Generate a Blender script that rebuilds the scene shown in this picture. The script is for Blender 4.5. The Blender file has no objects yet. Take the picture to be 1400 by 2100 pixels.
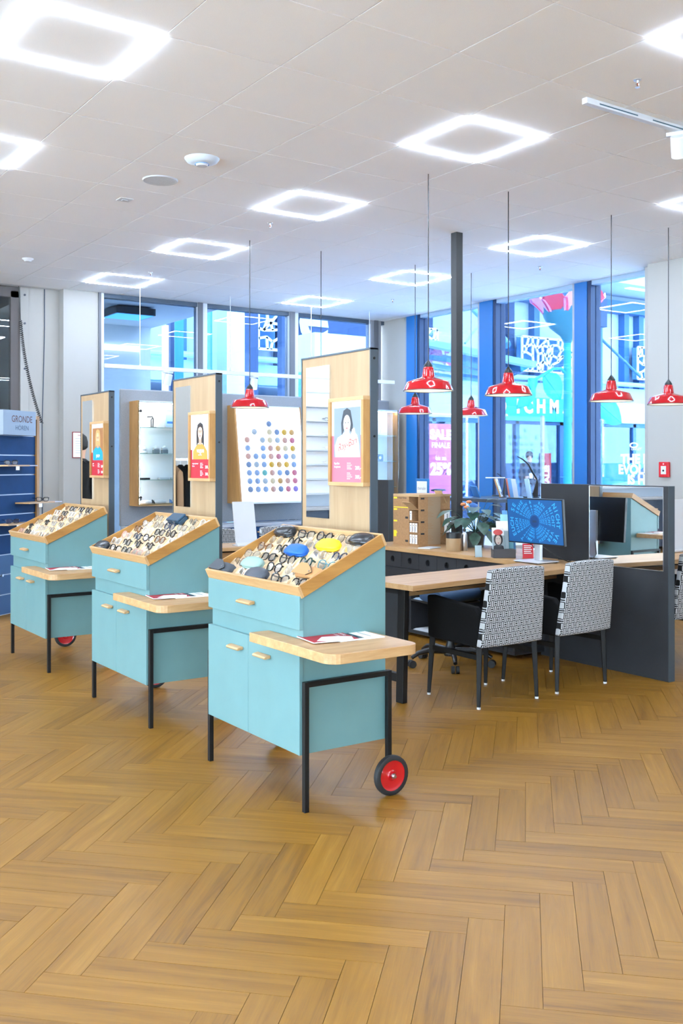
import bpy, bmesh, math, random
from mathutils import Vector, Matrix
random.seed(7)
R = math.radians
scene = bpy.context.scene
col = scene.collection

# ---------------------------------------------------------------- camera
# world axes: X runs along the back window wall, Y along the street window wall
F_PX, HORIZON, YAW, EYE = 2026.0, 951.0, R(34.416), 1.45
HC = 3.4375                       # ceiling height
cam_d = bpy.data.cameras.new('camera'); cam = bpy.data.objects.new('camera', cam_d); col.objects.link(cam)
cam.location = (0, 0, EYE); cam.rotation_euler = (R(90), 0, -YAW)
cam_d.sensor_fit = 'HORIZONTAL'; cam_d.sensor_width = 36; cam_d.lens = F_PX / 1400 * 36
cam_d.shift_y = -(1050 - HORIZON) / 1400; cam_d.clip_start = .05; cam_d.clip_end = 300
scene.camera = cam
# ---------------------------------------------------------------- world, exposure
w = bpy.data.worlds.new('overcast_sky'); scene.world = w; w.use_nodes = True
wb = w.node_tree.nodes['Background']
wb.inputs['Color'].default_value = (.80, .91, 1.0, 1); wb.inputs['Strength'].default_value = 11.5
vs = scene.view_settings
vs.view_transform = 'Standard'; vs.look = 'None'; vs.gamma = 1; vs.use_curve_mapping = False; vs.exposure = 1.30
scene.cycles.caustics_reflective = False; scene.cycles.caustics_refractive = False
scene.cycles.sample_clamp_indirect = 6; scene.cycles.max_bounces = 9; scene.cycles.diffuse_bounces = 6; scene.cycles.glossy_bounces = 4; scene.cycles.transparent_max_bounces = 16
LED = 52.0                        # radiance of the ceiling LED frames

S_, C_ = math.sin(YAW), math.cos(YAW)
def ray(x): a = (x - 700) / F_PX; return S_ + a * C_, C_ - a * S_
def PU(x, y, u): du, dv = ray(x); f = u / du; return Vector((u, f * dv, EYE - (y - HORIZON) * f / F_PX))
def PV(x, y, v): du, dv = ray(x); f = v / dv; return Vector((f * du, v, EYE - (y - HORIZON) * f / F_PX))
def PZ(x, y, z): f = F_PX * (EYE - z) / (y - HORIZON); du, dv = ray(x); return Vector((f * du, f * dv, z))
def PIX(p):
    f = p[0] * S_ + p[1] * C_; r = p[0] * C_ - p[1] * S_
    return (700 + F_PX * r / f, HORIZON - F_PX * (p[2] - EYE) / f, f)

# ---------------------------------------------------------------- materials
def lin(c):
    return tuple((v / 255 / 12.92 if v / 255 <= .04045 else ((v / 255 + .055) / 1.055) ** 2.4) for v in c) + (1,)
class NT:
    def __init__(s, name):
        s.m = bpy.data.materials.new(name); s.m.use_nodes = True; s.t = s.m.node_tree; s.n = s.t.nodes
        s.p = s.n['Principled BSDF']; s.out = s.n['Material Output']
    def node(s, kind, ins=None, **kw):
        n = s.n.new('ShaderNode' + kind)
        for k, v in kw.items(): setattr(n, k, v)
        for k, v in (ins or {}).items():
            if isinstance(v, bpy.types.NodeSocket): s.t.links.new(v, n.inputs[k])
            else: n.inputs[k].default_value = v
        return n
    def link(s, a, b): s.t.links.new(a, b)
    def math(s, op, a, b=0.0, c=0.0):
        return s.node('Math', {0: a, 1: b, 2: c}, operation=op).outputs[0]
    def ramp(s, fac, stops):
        n = s.node('ValToRGB', {'Fac': fac}); e = n.color_ramp.elements
        while len(e) < len(stops): e.new(.5)
        for i, (p, c) in enumerate(stops): e[i].position = p; e[i].color = c
        return n.outputs['Color']
_mats = {}
def mat(name, c=(200, 200, 200), rough=.5, metal=0, spec=.5, emit=0, ecol=None, coat=0, mottle=0, mscale=40):
    if name in _mats: return _mats[name]
    k = NT(name); p = k.p
    p.inputs['Base Color'].default_value = lin(c); p.inputs['Roughness'].default_value = rough
    p.inputs['Metallic'].default_value = metal; p.inputs['Specular IOR Level'].default_value = spec
    if coat: p.inputs['Coat Weight'].default_value = coat; p.inputs['Coat Roughness'].default_value = .05
    if emit: p.inputs['Emission Color'].default_value = lin(ecol or c); p.inputs['Emission Strength'].default_value = emit
    if mottle:
        tc = k.node('TexCoord'); n = k.node('TexNoise', {'Vector': tc.outputs['Object'], 'Scale': mscale, 'Detail': 4})
        a = lin(tuple(max(0, v * (1 - mottle)) for v in c)); b = lin(tuple(min(255, v * (1 + mottle)) for v in c))
        k.link(k.ramp(n.outputs['Fac'], [(.3, a), (.7, b)]), p.inputs['Base Color'])
    _mats[name] = k.m
    return k.m
def wood(name, dark, light, stretch=(16, 16, 1.0), rough=.45, streak=.5):
    if name in _mats: return _mats[name]
    k = NT(name); tc = k.node('TexCoord')
    mp = k.node('Mapping', {'Vector': tc.outputs['Object'], 'Scale': stretch})
    n1 = k.node('TexNoise', {'Vector': mp.outputs[0], 'Scale': 1.3, 'Detail': 6, 'Roughness': .6, 'Distortion': .4})
    mp2 = k.node('Mapping', {'Vector': tc.outputs['Object'], 'Scale': tuple(v * 7 for v in stretch)})
    n2 = k.node('TexNoise', {'Vector': mp2.outputs[0], 'Scale': 1.5, 'Detail': 3})
    f = k.math('ADD', k.math('MULTIPLY', n1.outputs['Fac'], 1 - streak * .5), k.math('MULTIPLY', n2.outputs['Fac'], streak * .5))
    k.link(k.ramp(f, [(.36, lin(dark)), (.62, lin(light))]), k.p.inputs['Base Color'])
    k.p.inputs['Roughness'].default_value = rough
    bp = k.node('Bump', {'Height': n2.outputs['Fac'], 'Strength': .05, 'Distance': .002}); k.link(bp.outputs[0], k.p.inputs['Normal'])
    _mats[name] = k.m
    return k.m
def glass(name, tint=(225, 238, 248), refl=1.0, gcol=(1, 1, 1, 1), ior=1.5, base=0.0, rough=.0):
    if name in _mats: return _mats[name]
    k = NT(name); k.n.remove(k.p)
    t = k.node('BsdfTransparent', {'Color': lin(tint)}); g = k.node('BsdfGlossy', {'Color': gcol, 'Roughness': rough})
    fr = k.node('Fresnel', {'IOR': ior}); f = k.math('ADD', k.math('MULTIPLY', fr.outputs[0], refl), base)
    mx = k.node('MixShader', {'Fac': f, 1: t.outputs[0], 2: g.outputs[0]}); k.link(mx.outputs[0], k.out.inputs['Surface'])
    _mats[name] = k.m
    return k.m

# ---------------------------------------------------------------- mesh builder
class MB:
    def __init__(s): s.v = []; s.f = []; s.m = []
    def add(s, vs, fs, mi=0, M=None):
        o = len(s.v)
        s.v += [tuple(M @ Vector(q)) if M is not None else tuple(q) for q in vs]
        s.f += [tuple(i + o for i in q) for q in fs]; s.m += [mi] * len(fs)
        return s
    def box(s, x0, x1, y0, y1, z0, z1, mi=0, M=None):
        return s.add([(x0, y0, z0), (x1, y0, z0), (x1, y1, z0), (x0, y1, z0), (x0, y0, z1), (x1, y0, z1), (x1, y1, z1), (x0, y1, z1)],
                     [(3, 2, 1, 0), (4, 5, 6, 7), (0, 1, 5, 4), (1, 2, 6, 5), (2, 3, 7, 6), (3, 0, 4, 7)], mi, M)
    def bar(s, p0, p1, a, b=None, mi=0, up=(0, 0, 1)):
        """square bar of section a x b from p0 to p1"""
        b = b or a; p0, p1 = Vector(p0), Vector(p1); d = (p1 - p0); L = d.length; d.normalize()
        up = Vector(up)
        if abs(d.dot(up)) > .98: up = Vector((0, 1, 0)) if abs(d.y) < .9 else Vector((1, 0, 0))
        x = d.cross(up).normalized(); y = x.cross(d)
        M = Matrix((x, y, d)).transposed().to_4x4(); M.translation = p0
        return s.box(-a / 2, a / 2, -b / 2, b / 2, 0, L, mi, M)
    def tube(s, pts, r, n=8, closed=False, mi=0, cap=True):
        pts = [Vector(p) for p in pts]; N = len(pts); rs = r if isinstance(r, (list, tuple)) else [r] * N
        vs = []; prev = None
        for i, p in enumerate(pts):
            if closed: t = pts[(i + 1) % N] - pts[i - 1]
            else: t = pts[min(i + 1, N - 1)] - pts[max(i - 1, 0)]
            t.normalize()
            if prev is None:
                a = Vector((0, 0, 1)) if abs(t.z) < .9 else Vector((1, 0, 0))
                x = t.cross(a).normalized()
            else: x = (prev - t * prev.dot(t)).normalized()
            prev = x; y = t.cross(x)
            for j in range(n):
                an = 2 * math.pi * j / n
                vs.append(p + (x * math.cos(an) + y * math.sin(an)) * rs[i])
        fs = []
        for i in range(N if closed else N - 1):
            a, b = i * n, ((i + 1) % N) * n
            for j in range(n): fs.append((a + j, a + (j + 1) % n, b + (j + 1) % n, b + j))
        if cap and not closed: fs.append(tuple(range(n))[::-1]); fs.append(tuple(range((N - 1) * n, N * n)))
        return s.add(vs, fs, mi)
    def cyl(s, p0, p1, r, n=16, r2=None, mi=0): return s.tube([p0, p1], [r, r if r2 is None else r2], n, mi=mi)
    def lathe(s, prof, n=24, M=None, mi=0, close=False):
        vs = []; fs = []; N = len(prof)
        for (r, z) in prof:
            for j in range(n): an = 2 * math.pi * j / n; vs.append((r * math.cos(an), r * math.sin(an), z))
        for i in range(N if close else N - 1):
            a, b = i * n, ((i + 1) % N) * n
            for j in range(n): fs.append((a + j, a + (j + 1) % n, b + (j + 1) % n, b + j))
        return s.add(vs, fs, mi, M)
    def prism(s, poly, z0, z1, mi=0, M=None):
        n = len(poly); vs = [(x, y, z0) for x, y in poly] + [(x, y, z1) for x, y in poly]
        fs = [tuple(range(n))[::-1], tuple(range(n, 2 * n))] + [(i, (i + 1) % n, n + (i + 1) % n, n + i) for i in range(n)]
        return s.add(vs, fs, mi, M)
    def poly(s, pts, M=None, d=0.0, mi=0):
        return s.add([(x, y, d) for x, y in pts], [tuple(range(len(pts)))], mi, M)
    def rect(s, x0, x1, y0, y1, M=None, d=0.0, mi=0): return s.poly([(x0, y0), (x1, y0), (x1, y1), (x0, y1)], M, d, mi)
    def ell(s, cx, cy, rx, ry, M=None, d=0.0, mi=0, n=20, a0=0, a1=2 * math.pi):
        full = abs(a1 - a0 - 2 * math.pi) < 1e-4; k = n if full else n + 1
        return s.poly([(cx + rx * math.cos(a0 + (a1 - a0) * i / n), cy + ry * math.sin(a0 + (a1 - a0) * i / n)) for i in range(k)], M, d, mi)
    def text(s, body, size, M=None, d=0.0, mi=0, bold=0.0, align='CENTER', shear=0, sx=1.0):
        vs, fs = text_geo(body, size, bold, align, shear)
        return s.add([(x * sx, y, d) for x, y in vs], fs, mi, M)
    def build(s, name, mats, parent=None, bevel=0, smooth=None, fix=True, seg=2):
        me = bpy.data.meshes.new(name); me.from_pydata(s.v, [], s.f)
        mats = mats if isinstance(mats, (list, tuple)) else [mats]
        for m in mats: me.materials.append(m)
        me.polygons.foreach_set('material_index', s.m)
        if fix:
            bm = bmesh.new(); bm.from_mesh(me); bmesh.ops.recalc_face_normals(bm, faces=bm.faces); bm.to_mesh(me); bm.free()
        if smooth is not None:
            me.shade_smooth(); me.set_sharp_from_angle(angle=R(smooth))
        me.update()
        o = bpy.data.objects.new(name, me); col.objects.link(o); o.parent = parent
        if bevel:
            b = o.modifiers.new('edge', 'BEVEL'); b.width = bevel; b.segments = seg; b.limit_method = 'ANGLE'; b.angle_limit = R(40)
            b.harden_normals = False
        return o
_tx = {}
def text_geo(body, size, bold, align, shear):
    key = (body, bold, align, shear)
    if key not in _tx:
        cu = bpy.data.curves.new('lettering', 'FONT'); cu.body = body; cu.size = 1; cu.offset = bold; cu.align_x = align; cu.shear = shear
        cu.resolution_u = 3; cu.dimensions = '2D'; cu.fill_mode = 'BOTH'
        o = bpy.data.objects.new('lettering', cu); me = o.to_mesh()
        _tx[key] = ([(v.co.x, v.co.y) for v in me.vertices], [tuple(p.vertices) for p in me.polygons])
        o.to_mesh_clear(); bpy.data.objects.remove(o); bpy.data.curves.remove(cu)
    vs, fs = _tx[key]
    return [(x * size, y * size) for x, y in vs], fs
def FU(p):  # print frame on a face that looks towards -X: right = -Y, up = Z
    M = Matrix(((0, 0, -1, 0), (-1, 0, 0, 0), (0, 1, 0, 0), (0, 0, 0, 1))); M.translation = Vector(p); return M
def FV(p):  # print frame on a face that looks towards -Y: right = +X, up = Z
    M = Matrix(((1, 0, 0, 0), (0, 0, -1, 0), (0, 1, 0, 0), (0, 0, 0, 1))); M.translation = Vector(p); return M
def FZ(p, a=0):  # print frame on a top face
    M = Matrix.Rotation(a, 4, 'Z'); M.translation = Vector(p); return M
def tag(o, label=None, cat=None, group=None, kind=None):
    if label: o['label'] = label
    if cat: o['category'] = cat
    if group: o['group'] = group
    if kind: o['kind'] = kind
    return o
def thing(name, label, cat, loc=(0, 0, 0), rz=0, group=None):
    o = bpy.data.objects.new(name, None); col.objects.link(o); o.location = loc; o.rotation_euler = (0, 0, rz); o.empty_display_size = .1
    return tag(o, label, cat, group)
def struct(name, mb, m, bevel=0, smooth=None): return tag(mb.build(name, m, None, bevel, smooth), kind='structure')
def copy_tree(o, parent=None):
    c = o.copy(); col.objects.link(c); c.parent = parent
    for ch in list(o.children): copy_tree(ch, c)
    return c
ORD = ['first', 'second', 'third', 'fourth', 'fifth', 'sixth', 'seventh', 'eighth', 'ninth', 'tenth']
def rrect(x0, x1, y0, y1, rad, n=6):
    out = []
    rad = rad if isinstance(rad, (list, tuple)) else [rad] * 4
    for (cx, cy, a), r in zip(((x1, y0, -90), (x1, y1, 0), (x0, y1, 90), (x0, y0, 180)), rad):
        sx = -1 if cx == x1 else 1; sy = 1 if cy == y0 else -1
        if r <= 0: out.append((cx, cy)); continue
        for i in range(n + 1):
            t = R(a + 90 * i / n); out.append((cx + sx * r + r * math.cos(t), cy + sy * r + r * math.sin(t)))
    return out
# ---------------------------------------------------------------- shared materials
OAK_PALE = wood('pale_oak_board', (152, 122, 88), (167, 138, 103), (9, 9, .7), .5, .4)
OAK = wood('oak_edge', (150, 106, 56), (176, 130, 74), (10, 10, 1.2), .45)
OAK_TRAY = wood('honey_oak_along', (150, 102, 46), (174, 126, 64), (1.5, 1.5, 14), .42)
OAK_PLY = wood('pale_ply', (200, 172, 134), (216, 190, 154), (3, 14, 14), .55, .3)
OAK_TOP = wood('oak_top_long', (168, 126, 80), (192, 154, 108), (1.4, 14, 14), .4)
OAK_TOPY = wood('oak_top_cross', (168, 126, 80), (192, 154, 108), (14, 1.4, 14), .4)
TEAL = mat('teal_laminate', (98, 134, 135), .42, mottle=.015, mscale=8)
BLACK_METAL = mat('black_powder_coat', (13, 13, 14), .5, spec=.3)
ANTHRA = mat('anthracite_laminate', (46, 47, 50), .5, spec=.25, mottle=.05, mscale=6)
ANTHRA_D = mat('dark_steel_edge', (58, 68, 76), .45)
BLACK = mat('black_fabric', (10, 10, 11), .9, spec=.2, mottle=.25, mscale=300)
BLACK_WOOD = mat('black_stained_wood', (11, 11, 11), .5, spec=.3)
BLACK_PL = mat('black_plastic', (22, 23, 25), .35)
RED_EN = mat('red_enamel', (172, 14, 24), .12, coat=.6)
WHITE_EN = mat('white_enamel', (250, 250, 246), .3)
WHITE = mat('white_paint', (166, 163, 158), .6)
WHITE_PL = mat('white_plastic', (206, 208, 211), .4)
PAPER = mat('paper', (246, 246, 244), .7)
RUBBER = mat('black_rubber', (26, 26, 28), .6)
RED_HUB = mat('red_painted_steel', (178, 12, 22), .2, coat=.5)
STEEL = mat('brushed_steel', (200, 202, 206), .28, 1)
ALU = mat('grey_aluminium', (152, 154, 160), .45, .3)
ALU_L = mat('light_aluminium', (206, 208, 212), .45, .2)
NAVY = mat('navy_blue_laminate', (6, 50, 94), .6, spec=.25, mottle=.05, mscale=9)
NAVY_D = mat('dark_navy_laminate', (34, 50, 72), .4)
GREY_PANEL = mat('warm_grey_panel', (132, 132, 135), .7, mottle=.06, mscale=160)
GREY_TOP = mat('grey_worktop', (160, 162, 166), .5)
MIRROR = mat('mirror_silver', (238, 241, 242), .015, 1)
GLASS = glass('clear_window_glass', (238, 244, 248), .9)
DAYLIGHT_GLASS = glass('daylight_tinted_window_glass', (168, 184, 202), .4)  # tint puts the dimmed blue of outdoor daylight into the panes
GLASS_C = glass('case_glass', (240, 246, 248), .6)
LENS = glass('spectacle_lens', (248, 250, 252), 1.4, base=.2)
RED_P = mat('red_print', (168, 24, 42), .5)
PINK_P = mat('rose_print', (184, 98, 114), .5)
INK = mat('black_ink', (30, 30, 34), .6)
GREY_INK = mat('grey_ink', (128, 134, 140), .6)
WHITE_INK = mat('white_ink', (250, 250, 250), .6)
SKY_TINT_STEEL = mat('sky_tinted_steel', (14, 100, 170), .4)  # blue sky reflection put into the colour of dark grey mullion steel
NAVY_PAINT = mat('deep_blue_seal', (10, 40, 80), .4)
CARD = mat('brown_cardboard', (158, 120, 82), .85, mottle=.06, mscale=60)
GLOW = mat('led_white', (255, 255, 255), .5, emit=LED, ecol=(216, 233, 255))
def floor_mat():
    k = NT('golden_oak_plank'); uv = k.node('UVMap', uv_map='plank'); rn = k.node('UVMap', uv_map='tone')
    mp = k.node('Mapping', {'Vector': uv.outputs[0], 'Scale': (1.6, 26, 1)})
    n1 = k.node('TexNoise', {'Vector': mp.outputs[0], 'Scale': 1.0, 'Detail': 7, 'Roughness': .62, 'Distortion': .6})
    mp2 = k.node('Mapping', {'Vector': uv.outputs[0], 'Scale': (9, 230, 1)})
    n2 = k.node('TexNoise', {'Vector': mp2.outputs[0], 'Scale': 1.0, 'Detail': 3})
    mp3 = k.node('Mapping', {'Vector': uv.outputs[0], 'Scale': (2.2, 9, 1)})
    kn = k.node('TexVoronoi', {'Vector': mp3.outputs[0], 'Scale': 1.0})
    knot = k.math('SMOOTH_MIN', k.math('MULTIPLY', kn.outputs['Distance'], 7), 1, .2)
    sx = k.node('SeparateXYZ', {0: rn.outputs[0]})
    f = k.math('ADD', k.math('MULTIPLY', n1.outputs['Fac'], .72), k.math('MULTIPLY', n2.outputs['Fac'], .28))
    f = k.math('ADD', f, k.math('MULTIPLY', k.math('SUBTRACT', sx.outputs[0], .5), .15))
    c = k.ramp(f, [(.30, lin((106, 70, 18))), (.45, lin((130, 90, 25))), (.6, lin((143, 101, 33))), (.74, lin((159, 117, 47)))])
    kc = k.node('Mix', {'Factor': k.math('MULTIPLY', k.math('SUBTRACT', 1, knot), .38), 6: c, 7: lin((98, 60, 26))}, data_type='RGBA')
    k.link(kc.outputs[2], k.p.inputs['Base Color'])
    k.p.inputs['Specular IOR Level'].default_value = .35
    k.link(k.math('ADD', k.math('MULTIPLY', n2.outputs['Fac'], .22), .3), k.p.inputs['Roughness'])
    bp = k.node('Bump', {'Height': n2.outputs['Fac'], 'Strength': .08, 'Distance': .001}); k.link(bp.outputs[0], k.p.inputs['Normal'])
    return k.m
PLANK = floor_mat()
def tile_mat():
    k = NT('mineral_fibre_tile'); tc = k.node('TexCoord')
    n = k.node('TexNoise', {'Vector': tc.outputs['Object'], 'Scale': 260, 'Detail': 3})
    k.link(k.ramp(n.outputs['Fac'], [(.3, lin((242, 243, 244))), (.6, lin((248, 248, 249)))]), k.p.inputs['Base Color'])
    k.p.inputs['Roughness'].default_value = .9
    bp = k.node('Bump', {'Height': n.outputs['Fac'], 'Strength': .08, 'Distance': .002}); k.link(bp.outputs[0], k.p.inputs['Normal'])
    return k.m
TILE = tile_mat()
def chair_mat():
    # woven black and white chain pattern: nested outlines of staggered links
    k = NT('chain_weave_fabric'); tc = k.node('TexCoord'); s = k.node('SeparateXYZ', {0: tc.outputs['Object']})
    P = .044
    x = k.math('DIVIDE', s.outputs[0], P); z = k.math('DIVIDE', s.outputs[2], P * 1.5)
    def link(ox, oz):
        fx = k.math('SUBTRACT', k.math('FRACT', k.math('ADD', x, ox)), .5)
        fz = k.math('SUBTRACT', k.math('FRACT', k.math('ADD', z, oz)), .5)
        ax = k.math('ABSOLUTE', fx); az = k.math('MULTIPLY', k.math('MAXIMUM', k.math('SUBTRACT', k.math('ABSOLUTE', fz), .22), 0), 1.5)
        return k.math('SQRT', k.math('ADD', k.math('MULTIPLY', ax, ax), k.math('MULTIPLY', az, az)))
    d = k.math('MINIMUM', link(0, 0), link(.5, .5))
    st = k.math('SINE', k.math('ADD', k.math('MULTIPLY', d, 27), .4))
    n = k.node('TexNoise', {'Vector': tc.outputs['Object'], 'Scale': 900, 'Detail': 2})
    f = k.math('ADD', st, k.math('MULTIPLY', k.math('SUBTRACT', n.outputs['Fac'], .5), .5))
    k.link(k.ramp(k.math('ADD', k.math('MULTIPLY', f, .5), .5), [(.42, lin((12, 12, 14))), (.56, lin((186, 188, 190)))]), k.p.inputs['Base Color'])
    k.p.inputs['Roughness'].default_value = .9
    return k.m
WEAVE = chair_mat()
# ---------------------------------------------------------------- floor
U0, U1, V0, V1 = -4.6, 8.3, -4.2, 11.2          # room extents
fl = struct('floor', MB().box(U0 - .3, U1 + .1, V0 - .3, 14.2, -.12, -.0062), mat('screed', (120, 84, 40), .8))
PW, PL = .1125, .61
def plank_corners(kind, i, j):
    # herringbone in axes turned 45 degrees to the room; returns (a0,a1,b0,b1)
    a0 = 2.68 + i * PW + j * PL; b0 = -.068 + i * PW - j * PL
    if kind == 0: return (a0, a0 + PL, b0, b0 + PW)
    return (a0 + PL, a0 + PL + PW, b0 + PW - PL, b0 + PW)
q2 = math.sqrt(.5)
def ab(a, b): return ((a + b) * q2, (a - b) * q2)
cand = []
for i in range(-190, 190):
    for j in range(-22, 22):
        for kind in (0, 1):
            a0, a1, b0, b1 = plank_corners(kind, i, j); u, v = ab((a0 + a1) / 2, (b0 + b1) / 2)
            if not (U0 < u < U1 and V0 < v < V1 + .2): continue
            f = u * S_ + v * C_
            vis = 0
            if f > 1.2:
                x, y, _ = PIX((u, v, 0))
                if -60 < x < 1460 and y < 2200: vis = 1
            cand.append((0 if vis else 1, f if vis else 0, kind, a0, a1, b0, b1))
cand.sort()
def plank_into(mb, uvs, kind, a0, a1, b0, b1):
    g = .0003; zt = random.uniform(-.0003, .0003)
    a0 += g; a1 -= g; b0 += g; b1 -= g
    e = .0005
    top = [ab(a0 + e, b0 + e), ab(a1 - e, b0 + e), ab(a1 - e, b1 - e), ab(a0 + e, b1 - e)]; bot = [ab(a0, b0), ab(a1, b0), ab(a1, b1), ab(a0, b1)]
    mb.add([(x, y, -.006) for x, y in bot] + [(x, y, zt) for x, y in top],
           [(7, 6, 5, 4), (4, 5, 1, 0), (5, 6, 2, 1), (6, 7, 3, 2), (7, 4, 0, 3)])
    ou, ov, rn = random.uniform(0, 40), random.uniform(0, 40), random.random()
    L, W = (a1 - a0, b1 - b0)
    cs = [(0, 0), (L, 0), (L, W), (0, W)] * 2
    if kind == 1: cs = [(y, x) for x, y in cs]
    uvs += [((ou + x, ov + y), (rn, 0)) for x, y in cs]
def finish_planks(mb, uvs, name):
    o = mb.build(name, PLANK, fl, fix=True); me = o.data
    l1 = me.uv_layers.new(name='plank'); l2 = me.uv_layers.new(name='tone')
    for lp in me.loops: l1.data[lp.index].uv = uvs[lp.vertex_index][0]; l2.data[lp.index].uv = uvs[lp.vertex_index][1]
    return o
for c in cand[:300]:
    mb = MB(); uvs = []; plank_into(mb, uvs, *c[2:]); finish_planks(mb, uvs, 'plank')
mb = MB(); uvs = []
for c in cand[300:]: plank_into(mb, uvs, *c[2:])
tag(finish_planks(mb, uvs, 'plank_field'), kind='stuff')

# ---------------------------------------------------------------- ceiling of square tiles
TS, TU, TV = .625, 1.915, 4.246
cl = struct('ceiling', MB().box(U0 - .1, U1 + .15, V0 - .1, 11.3, HC + .004, HC + .2), mat('ceiling_grid', (216, 218, 222), .8))
led_at = [(i, j) for i in (-5, -1, 3, 7) for j in (-9, -6, -3, 0, 3, 6, 9)]
tile_me = None; rest = MB()
def tile_box(m, x, y): m.box(x + .004, x + TS - .004, y + .004, y + TS - .004, HC, HC + .003)
for i in range(-11, 11):
    for j in range(-14, 12):
        x, y = TU + i * TS, TV + j * TS
        if x + TS < U0 or y + TS < V0 or x > U1 or y > 11.1 or (i, j) in led_at: continue
        x1, y1 = min(x + TS, U1), min(y + TS, 11.1)
        px = PIX((x + .31, y + .31, HC)); seen = px[2] > 1.5 and -120 < px[0] < 1520 and px[1] > -120
        whole = x1 - x > TS - .01 and y1 - y > TS - .01
        if seen and whole:
            if tile_me is None:
                o = MB().box(.0035, TS - .0035, .0035, TS - .0035, 0, .012).build('ceiling_tile', TILE, cl, bevel=.0015, seg=1); tile_me = o.data; o.location = (x, y, HC)
            else:
                o = bpy.data.objects.new('ceiling_tile', tile_me); col.objects.link(o); o.parent = cl; o.location = (x, y, HC)
        elif seen: MB().box(x + .004, x1 - .004, y + .004, y1 - .004, HC, HC + .012).build('ceiling_tile', TILE, cl)
        else: rest.box(x + .004, x1 - .004, y + .004, y1 - .004, HC, HC + .012)
tag(rest.build('ceiling_tile_field', TILE, cl), kind='stuff')
# square LED frames
names = {(-1, 0): 'large glowing square LED frame at top left corner of ceiling', (-1, 3): 'glowing square LED frame cut by the left picture edge',
 (3, 0): 'glowing square LED frame above the nearest red pendants, large', (3, 3): 'glowing square LED frame in ceiling above the tallest wooden mirror board',
 (3, 6): 'glowing square LED frame, second from the white wall, above middle cart', (3, 9): 'smallest glowing square LED frame, beside the white wall at left',
 (7, 3): 'glowing square LED frame right of the black column top', (7, 6): 'glowing square LED frame touching the black column on its left',
 (7, 9): 'far glowing square LED frame before the back windows, beside pendant cord', (7, 0): 'glowing square LED frame cut by right picture edge, lower one',
 (3, -3): 'glowing square LED frame cut by right picture edge, upper one'}
for (i, j) in led_at:
    x, y = TU + i * TS, TV + j * TS
    if x > U1 - .3 or y > 11 or y < V0 or x < U0: continue
    t = thing('ceiling_light', names.get((i, j), 'square LED frame in the ceiling behind the viewer'), 'ceiling light', (x + TS / 2, y + TS / 2, HC), 0, 'square LED frames in the ceiling')
    h = TS / 2 - .006; wd = .018
    MB().box(-h + wd, h - wd, -h + wd, h - wd, 0, .012).build('centre_panel', TILE, t)
    for a, b, c, d in ((-h, h, -h, -h + wd), (-h, h, h - wd, h), (-h, -h + wd, -h + wd, h - wd), (h - wd, h, -h + wd, h - wd)):
        MB().box(a, b, c, d, -.007, .012).build('glowing_strip', GLOW, t)

# ---------------------------------------------------------------- walls
struct('wall_left', MB().box(U0 - .15, U0, V0, 11.4, 0, .08).box(U0 - .15, U0, 8.6, 11.4, .08, HC + .1).box(U0 - .15, U0, V0, 8.6, HC - .12, HC + .1), WHITE)
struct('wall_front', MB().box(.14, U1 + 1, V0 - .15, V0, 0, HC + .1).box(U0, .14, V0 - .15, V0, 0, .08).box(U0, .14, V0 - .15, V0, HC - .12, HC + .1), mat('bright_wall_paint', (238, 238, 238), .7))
w4 = struct('added_window_4', MB().box(U0, .14, V0 - .12, V0 - .04, .08, .14), ALU)  # unseen rear window added to let daylight in from behind
for k in range(4): MB().box(U0 + k * 1.58 - .04, U0 + k * 1.58 + .04, V0 - .12, V0 - .04, .08, HC - .12).build('mullion', ALU, w4)
for k in range(3): MB().box(U0 + k * 1.58 + .04, U0 + (k + 1) * 1.58 - .04, V0 - .085, V0 - .075, .14, HC - .12).build('pane', GLASS, w4)
# unseen left windows added for daylight that lifts the ceiling
w3 = struct('added_window_3', MB().box(U0 - .12, U0 - .04, V0, 8.6, .08, .12), ALU)
for k in range(9): MB().box(U0 - .12, U0 - .04, V0 + k * 1.6 - .04, V0 + k * 1.6 + .04, .08, HC - .12).build('mullion', ALU, w3)
for k in range(8): MB().box(U0 - .085, U0 - .075, V0 + k * 1.6 + .04, V0 + (k + 1) * 1.6 - .04, .12, HC - .12).build('pane', GLASS, w3)
struct('wall_back', MB().box(3.39, 4.15, 11.2, 11.5, 0, HC + .05).box(3.74, 4.15, 11.05, 11.2, 0, HC + .05).box(U0, 2.55, 11.2, 11.5, 0, HC + .05), WHITE, .004)
struct('wall_right', MB().box(8.3, 8.5, 10.537, 11.35, 0, HC + .05).box(8.08, 8.5, V0, 6.4, 0, HC + .05).box(8.2, 8.5, 6.4, 6.53, 0, HC + .05), WHITE, .004)
struct('trim_1', MB().box(8.3, 8.42, 6.5, 10.6, HC - .045, HC + .06), mat('blue_grey_head', (150, 172, 196), .5))
# baseboards
struct('baseboard_right', MB().box(8.055, 8.08, V0, 6.4, 0, .07), WHITE)
struct('baseboard_back', MB().box(3.40, 3.74, 11.185, 11.2, 0, .07).box(3.74, 4.14, 11.035, 11.05, 0, .07), WHITE)
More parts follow.
